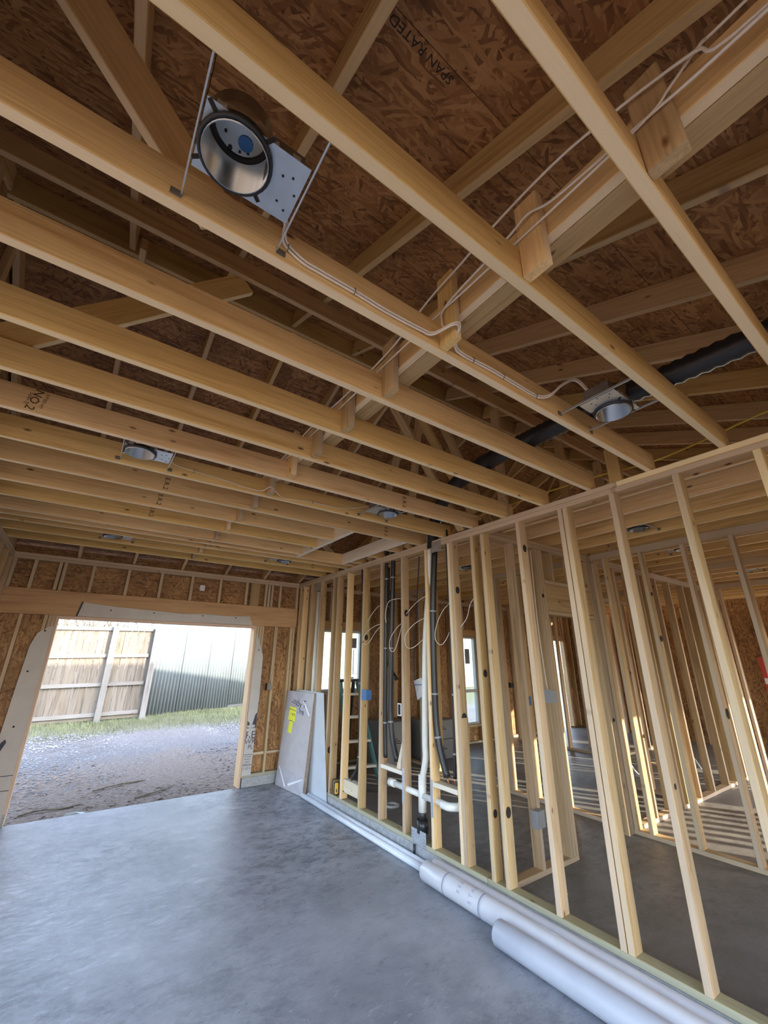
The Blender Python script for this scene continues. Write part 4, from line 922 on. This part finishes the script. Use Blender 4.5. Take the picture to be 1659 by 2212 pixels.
hexa('front_face', [bp_(-.5, 0, .0006), bp_(.497, 0, .0006), bp_(.497, 1, .0006), bp_(-.5, 1, .0006), bp_(-.5, 0, -.0008), bp_(.497, 0, -.0008), bp_(.497, 1, -.0008), bp_(-.5, 1, -.0008)], 'cardboard', bx)
def sheet(name, quad, mat, d0, d1):
    hexa(name, [bp_(a, b, d1) for a, b in quad] + [bp_(a, b, d0) for a, b in quad], mat, bx)
sheet('film_wrap', [(-.5, .78), (.497, .74), (.497, .995), (-.5, .998)], 'plastic_film', .0007, .002)
sheet('film_wrap', [(-.5, 0.002), (.497, 0.002), (.497, .17), (-.5, .20)], 'plastic_film', .0007, .002)
sheet('film_crease', [(.14, .90), (.18, .91), (.43, .77), (.40, .755)], 'paper_white', .002, .003)
sheet('film_crease', [(-.45, .19), (-.42, .20), (-.10, .02), (-.16, .02)], 'paper_white', .002, .003)
sheet('film_crease', [(-.05, .06), (-.02, .04), (.44, .145), (.44, .155)], 'paper_white', .002, .003)
nt_ = [(-.34, .685), (-.07, .675), (-.08, .82), (-.33, .83)]
sheet('yellow_note', nt_, 'paper_yellow', .002, .0032); sheet('yellow_note', [(-.30, .555), (-.15, .55), (-.14, .675), (-.28, .68)], 'paper_yellow', .002, .0032)
sheet('note_line', [(-.335, .80), (-.075, .785), (-.075, .79), (-.335, .806)], 'ink', .0032, .0036); sheet('note_line', [(-.28, .678), (-.14, .673), (-.14, .678), (-.28, .684)], 'ink', .0032, .0036)
mt = lambda a, b, d=.0025: Matrix(((u.x, v.x, nn.x, bp_(a, b, d).x), (u.y, v.y, nn.y, bp_(a, b, d).y), (u.z, v.z, nn.z, bp_(a, b, d).z), (0, 0, 0, 1)))
text('handwriting', 'Cosby', 0.13, 'ink_navy', mt(-.12, .885) @ Matrix.Rotation(-0.2, 4, 'Z'), bx); text('handwriting', 'T', 0.13, 'ink_navy', mt(.20, .87), bx); text('handwriting', '2 PMR', 0.075, 'ink_navy', mt(.09, .785) @ Matrix.Rotation(-0.1, 4, 'Z'), bx)
text('handwriting', 'N W B', 0.05, 'ink', mt(-.20, .745, .0034), bx)
tb = [Vector((2.846, 6.19, 1.243)), Vector((2.846, 5.392, 1.243)), Vector((2.842, 5.155, 0.002)), Vector((2.842, 6.05, 0.002))]
pn = hexa('wallboard_offcut', [p + Vector((-0.013, 0, 0)) for p in tb] + tb, 'panel_white')
tag(pn, 'white prefinished panel offcut behind the leaning carton', 'panel')
tl = tag(empty('laser_level', (2.895, 5.045, BP)), 'yellow and black cordless tool standing on the bottom plate', 'tool'); bpy.context.view_layer.update()
mwt = Matrix.Translation((2.893, 5.045, BP + 0.001)) @ Matrix.Rotation(-0.35, 4, 'Z') @ frame_m((0, 0, 0), (1, 0, 0), (0, 0, 1))
def rr(w, h, r, n=4):
    out = []
    for cx, cy, a0 in ((w / 2 - r, h - r, 0), (-w / 2 + r, h - r, 1), (-w / 2 + r, r, 2), (w / 2 - r, r, 3)):
        for k in range(n + 1): a = math.pi / 2 * (a0 + k / n); out.append((cx + r * math.cos(a), cy + r * math.sin(a)))
    return out
poly_prism('tool_shell', rr(0.075, 0.15, 0.018), -0.05, 0.05, 'black_plastic', tl, mwt)
poly_prism('yellow_panel', rr(0.042, 0.115, 0.010), 0.05, 0.056, 'tool_yellow', tl, mwt @ Matrix.Translation((0, 0.014, 0)))
poly_prism('yellow_trim', rr(0.079, 0.153, 0.019), 0.036, 0.043, 'tool_yellow', tl, mwt)
poly_prism('aperture', rr(0.012, 0.035, 0.004), 0.056, 0.0572, 'black_plastic', tl, mwt @ Matrix.Translation((0, 0.03, 0)))
# wedge offcut by the stack
hx8 = [(2.905, 3.735, 0.646), (2.905, 3.80, 0.646), (2.905, 3.70, 0.915), (2.905, 3.69, 0.915)]
of = hexa('wood_offcut', [Vector(p) + Vector((-0.03, 0, 0)) for p in hx8] + [Vector(p) for p in hx8], 'white_pine'); tag(of, 'pointed pale wood offcut standing on the upper block', 'offcut')
# hanging bag with papers, valve
bg = tag(empty('plastic_bag', (3.10, 3.66, 1.32)), 'clear bag of papers hanging in the wall near the waste stack', 'bag'); bpy.context.view_layer.update()
hexa('bag_body', [(3.06, 3.73, 1.46), (3.06, 3.60, 1.50), (3.06, 3.56, 1.34), (3.06, 3.67, 1.27), (3.075, 3.73, 1.46), (3.075, 3.60, 1.50), (3.075, 3.56, 1.34), (3.075, 3.67, 1.27)], 'plastic_film', bg)
hexa('blue_strap', [(3.055, 3.725, 1.425), (3.055, 3.58, 1.435), (3.055, 3.58, 1.425), (3.055, 3.725, 1.415), (3.0595, 3.725, 1.425), (3.0595, 3.58, 1.435), (3.0595, 3.58, 1.425), (3.0595, 3.725, 1.415)], 'blue_plastic', bg)
tube('purple_tube', [(3.08, 3.74, 1.42), (3.09, 3.75, 1.8), (3.15, 3.76, 2.3), (3.205, 3.76, 2.876)], 0.006, 'ink_navy', bg, 8)

# step ladder and grey cartons in the room behind the wall
ld = tag(empty('step_ladder', (3.40, 5.5, SLAB)), 'green step ladder with pale treads standing behind the studs', 'ladder'); bpy.context.view_layer.update()
def rail(a, b, m): beam('ladder_rail', a, b, 0.07, 0.025, m, ld, (0, 1, 0))
rail((3.18, 5.25, SLAB), (3.25, 5.65, 1.36), 'teal_paint'); rail((3.62, 5.15, SLAB), (3.50, 5.60, 1.36), 'teal_paint')
rail((3.20, 6.10, SLAB), (3.26, 5.72, 1.36), 'black_plastic'); rail((3.62, 6.05, SLAB), (3.50, 5.70, 1.36), 'black_plastic')
for k in range(4):
    f = 0.18 + 0.23 * k; a = Vector((3.18, 5.25, SLAB)).lerp(Vector((3.25, 5.65, 1.36)), f); b = Vector((3.62, 5.15, SLAB)).lerp(Vector((3.50, 5.60, 1.36)), f)
    beam('tread', a, b, 0.085, 0.03, 'white_pine', ld, (0, 1, 0))
beam('top_cap', (3.20, 5.68, 1.38), (3.55, 5.65, 1.38), 0.16, 0.04, 'black_plastic', ld, (0, 1, 0))
for k, (x, y, w, d, h, lab) in enumerate(((4.45, 6.10, 0.55, 0.5, 0.62, 'grey appliance carton standing under the window, near the ladder'), (5.35, 6.05, 0.70, 0.55, 0.30, 'grey printed carton at the bottom of the low stack'), (5.35, 6.05, 0.68, 0.53, 0.29, 'grey printed carton on top of the low stack'))):
    z = SLAB + (0.302 if k == 2 else 0.001); t = tag(empty('grey_carton', (x, y, z)), lab, 'carton'); bpy.context.view_layer.update()
    abox('carton_body', x - w / 2, x + w / 2, y - d / 2, y + d / 2, z, z + h, 'grey_cabinet', t, 0.01)
    for q in range(3): abox('carton_print', x - 0.12, x + 0.10 - 0.05 * q, y - d / 2 - 0.0015, y - d / 2 - 0.0003, z + h * 0.5 + 0.03 * q, z + h * 0.5 + 0.012 + 0.03 * q, 'ink', t, 0.0002)
fc = link('floor_flange', annulus(0.045, 0.085, 0, 0.022, 'vinyl', 24), None, None, Matrix.Translation((3.28, 4.42, SLAB + 0.001))); tag(fc, 'round grey floor flange on the house slab', 'flange')
tag(abox('paper_scrap', 3.16, 3.22, 2.22, 2.25, SLAB + 0.0005, SLAB + 0.004, 'paper_yellow'), 'small yellow scrap on the dark slab by the hall partition', 'scrap')

# ------------------------------------------------------------------ outside: fence, metal shed, trees, ground cover
FY = 13.0
def gz(x, y): return ground_z(x, y)
fe = tag(empty('board_fence', (0, FY, gz(0, FY))), 'tall weathered board fence with heavy posts across the drive', 'fence'); bpy.context.view_layer.update()
x = -4.2; zt0 = 2.40
while x < 1.60:
    w = random.uniform(0.132, 0.142); rise = 0.022 * (x - 0.5)
    beam('picket', (x + w / 2, FY + 0.06 + random.uniform(-0.004, 0.004), 0.28 + rise), (x + w / 2, FY + 0.06, zt0 - 0.02 + rise), w, 0.019, 'fence_wood', fe, (1, 0, 0))
    x += w + random.uniform(0.003, 0.009)
for z in (2.36, 1.70, 1.03, 0.35):
    for a, b in ((-4.2, 0.66), (0.78, 1.58)):
        beam('rail', (a, FY + 0.02, z + 0.022 * (a - 0.5)), (b, FY + 0.02, z + 0.022 * (b - 0.5)), 0.085, 0.04, 'fence_post_wood', fe)
beam('kickboard', (-4.2, FY + 0.05, 0.20), (1.6, FY + 0.05, 0.33), 0.16, 0.03, 'fence_wood', fe)
for xp in (-2.7, 0.72, 1.68): beam('post', (xp, FY - 0.05, 0.05), (xp, FY - 0.05, 2.42 + 0.022 * xp), 0.13, 0.10, 'fence_post_wood', fe, (1, 0, 0))
sh = tag(empty('metal_shed', (1.92, 13.55, 0.2)), 'pale corrugated metal shed wall beside the board fence', 'shed'); bpy.context.view_layer.update()
A = Vector((1.78, 13.45, 0.0)); dirw = Vector((0.90, 0.43, 0)).normalized(); nw = Vector((dirw.y, -dirw.x, 0))
for k in range(5):
    vs = []; fs = []; n = 44; w0 = 0.94
    zb = 0.16 + (0.06 if k in (1, 3) else 0) + 0.02 * k
    for i in range(n + 1):
        s = w0 * i / n; d = 0.022 * math.sin(2 * math.pi * s / 0.104) + (0.003 if k % 2 else 0)
        for z in (zb, 4.2): p = dirw * s + nw * d; vs.append((p.x, p.y, z))
        for z in (zb, 4.2): p = dirw * s + nw * (d - 0.002); vs.append((p.x, p.y, z))
    for i in range(n):
        a = 4 * i; b = a + 4; fs += [(a, b, b + 1, a + 1), (a + 2, a + 3, b + 3, b + 2), (a, a + 2, b + 2, b), (a + 1, b + 1, b + 3, a + 3)]
    me = mesh_from('sheet', vs, fs, 'shed_metal', True)
    link('metal_sheet', me, None, sh, Matrix.Translation(A + dirw * (0.92 * k)))
beam('base_rail', A - nw * 0.08 + Vector((0, 0, 0.22)), A - nw * 0.08 + dirw * 4.6 + Vector((0, 0, 0.30)), 0.16, 0.05, 'shed_dark', sh)
abox('red_corner_strip', 1.745, 1.765, 13.36, 13.38, 0.2, 1.6, 'red_paint', sh, 0.001)
def bare_tree(name, base, h, n, label, spread=0.6, seed=1):
    rnd = random.Random(seed); segs = []
    def grow(p, d, L, r, lev):
        q = p + d * L; segs.append((p, q, r, r * 0.65))
        if lev == 0: return
        for k in range(n if lev > 1 else 3):
            nd_ = (d + Vector((rnd.uniform(-1, 1), rnd.uniform(-1, 1), rnd.uniform(-0.2, 0.6))) * spread).normalized()
            grow(p.lerp(q, rnd.uniform(0.45, 1.0)), nd_, L * rnd.uniform(0.5, 0.75), r * 0.6, lev - 1)
    for k in range(5): grow(Vector((rnd.uniform(-0.3, 0.3), rnd.uniform(-0.2, 0.2), 0)), Vector((rnd.uniform(-0.5, 0.5), rnd.uniform(-0.3, 0.3), 1)).normalized(), h * 0.42, 0.03, 4)
    vs, fs = tree_mesh(segs); o = link(name, mesh_from(name, vs, fs, 'bark'), None, None, Matrix.Translation(base)); tag(o, label, 'tree', 'bare trees behind the fence')
bare_tree('bare_tree', (-1.6, 15.6, 0.2), 3.6, 4, 'leafless tangled tree behind the fence, by the door jamb', 0.7, 3)
bare_tree('bare_tree', (-0.2, 15.2, 0.2), 3.4, 4, 'leafless tangled tree behind the middle of the fence', 0.75, 5)
bare_tree('bare_tree', (1.2, 16.0, 0.2), 3.6, 4, 'leafless tangled tree behind the fence next to the shed', 0.7, 8)
bare_tree('bare_tree', (11.8, 9.5, 0.1), 3.0, 3, 'leafless shrub seen through the far front doorway', 0.7, 11)
sd = tag(empty('neighbour_house', (14.0, 18.0, 0.2)), 'pale sided house seen through the windows', 'house'); bpy.context.view_layer.update()
for k in range(14): abox('siding_board', 8.2, 20.0, 18.0 + 0.004 * (k % 2), 18.12, 0.2 + 0.2 * k, 0.395 + 0.2 * k, 'siding', sd, 0.004)
for x in (11.0, 15.4): abox('window_pane', x, x + 0.9, 17.96, 17.999, 1.0, 2.1, 'shed_dark', sd, 0.004)
hexa('roof_slab', [(7.9, 17.6, 3.0), (20.3, 17.6, 3.0), (20.3, 21.0, 4.4), (7.9, 21.0, 4.4), (7.9, 17.6, 3.12), (20.3, 17.6, 3.12), (20.3, 21.0, 4.52), (7.9, 21.0, 4.52)], 'grey_cabinet', sd)

def scatter(name, n, fn, mat, label, cat, shape):
    vs = []; fs = []
    for _ in range(n): shape(vs, fs, *fn())
    o = link(name, mesh_from(name, vs, fs, mat), None); tag(o, label, cat, kind='stuff'); return o
rg = random.Random(21)
def stone_shape(vs, fs, x, y, s):
    z = gz(x, y); k = len(vs); a = rg.uniform(0, 3); c, sn = math.cos(a), math.sin(a)
    for px, py, pz in ((1, 0, 0), (0, 0.8, 0), (-1, 0.1, 0), (0, -0.8, 0), (0.1, 0, 0.6)):
        px *= rg.uniform(0.7, 1.2); vs.append((x + (px * c - py * sn) * s, y + (px * sn + py * c) * s, z - s * 0.1 + pz * s))
    fs.extend([(k, k + 1, k + 4), (k + 1, k + 2, k + 4), (k + 2, k + 3, k + 4), (k + 3, k, k + 4)])
scatter('gravel', 9000, lambda: (rg.uniform(-2.5, 7), 7.0 + 4.6 * math.sqrt(rg.random()), rg.uniform(0.010, 0.032)), 'stone', 'blue-grey loose gravel on the drive', 'gravel', stone_shape)
def leaf_shape(vs, fs, x, y, s):
    z = gz(x, y) + 0.004; k = len(vs); a = rg.uniform(0, 6.28); c, sn = math.cos(a), math.sin(a)
    for px, py, pz in ((-1, 0, 0.1), (0, 0.4, rg.uniform(0.1, 0.7)), (1, 0, 0.3), (0, -0.4, 0)): vs.append((x + (px * c - py * sn) * s, y + (px * sn + py * c) * s, z + pz * s * 0.6))
    fs.append((k, k + 1, k + 2, k + 3))
scatter('fallen_leaves', 5000, lambda: (rg.uniform(-2, 5), 6.62 + 2.6 * rg.random() ** 1.4, rg.uniform(0.012, 0.035)), 'leaf_litter', 'brown leaf litter on the dirt outside the door', 'leaves', leaf_shape)
def blade(vs, fs, x, y, s):
    z = gz(x, y); k = len(vs); a = rg.uniform(0, 6.28); c, sn = math.cos(a), math.sin(a)
    vs.extend([(x - c * 0.006, y - sn * 0.006, z - 0.01), (x + c * 0.006, y + sn * 0.006, z - 0.01), (x + rg.uniform(-1, 1) * s * 0.6, y + rg.uniform(-1, 1) * s * 0.6, z + s)]); fs.append((k, k + 1, k + 2))
scatter('grass', 26000, lambda: (rg.uniform(-3.5, 8), 11.0 + 3.2 * rg.random() ** 0.7, rg.uniform(0.03, 0.10)), 'grass_blade', 'thin winter grass along the foot of the fence', 'grass', blade)
for k, (pts, lab) in enumerate((([(-0.18, 7.0, -0.05), (0.02, 7.06, -0.04), (0.25, 7.03, -0.05), (0.42, 7.12, -0.05)], 'dark curved twig on the dirt by the door jamb'),
    ([(0.55, 7.55, -0.03), (0.85, 7.68, -0.02), (1.2, 7.75, -0.03)], 'straight twig on the dirt in the middle of the opening'), ([(1.0, 7.0, -0.05), (1.3, 7.12, -0.04), (1.5, 7.3, -0.04)], 'thin twig near the slab edge'))):
    tag(tube('twig', pts, 0.011, 'bark', None, 6), lab, 'twig')
st = link('stone', mesh_from('stone', [(-0.12, 0, 0), (0.10, -0.04, 0), (0.13, 0.05, 0), (-0.07, 0.07, 0), (-0.09, 0.02, 0.05), (0.0, 0.0, 0.055), (0.08, 0.03, 0.03)], [(0, 1, 5, 4), (1, 2, 6), (1, 6, 5), (2, 3, 4, 6), (4, 5, 6), (3, 0, 4), (3, 2, 1, 0)], 'pale_stone'), None, None, Matrix.Translation((0.36, 6.60, -0.05)))
tag(st, 'pale blue-grey rock at the edge of the slab', 'rock')
lv = tag(empty('spirit_level', (8.24, 1.62, SLAB)), 'red spirit level leaning on the far kitchen partition', 'level'); bpy.context.view_layer.update()
beam('level_body', (8.20, 1.97, SLAB + 0.002), (8.285, 1.99, 1.75), 0.06, 0.025, 'red_paint', lv, (0, 1, 0))
for f in (0.2, 0.5, 0.8):
    p = Vector((8.20, 1.97, SLAB)).lerp(Vector((8.285, 1.99, 1.75)), f); beam('vial_window', p + Vector((-0.001, 0, -0.04)), p + Vector((0.001, 0, 0.04)), 0.04, 0.028, 'paper_white', lv, (0, 1, 0))
tag(tube('white_hose', [(7.05, 3.9, 0.34), (7.0, 3.75, 0.44), (6.98, 3.6, 0.40), (7.0, 3.4, 0.115), (7.15, 3.0, 0.112), (7.3, 2.9, 0.30), (7.3, 2.8, 0.42), (7.25, 2.7, 0.30)], 0.012, 'paper_white', None, 8), 'white hose looping up from the slab behind the hall partition', 'hose')
print('objects', len(bpy.data.objects))
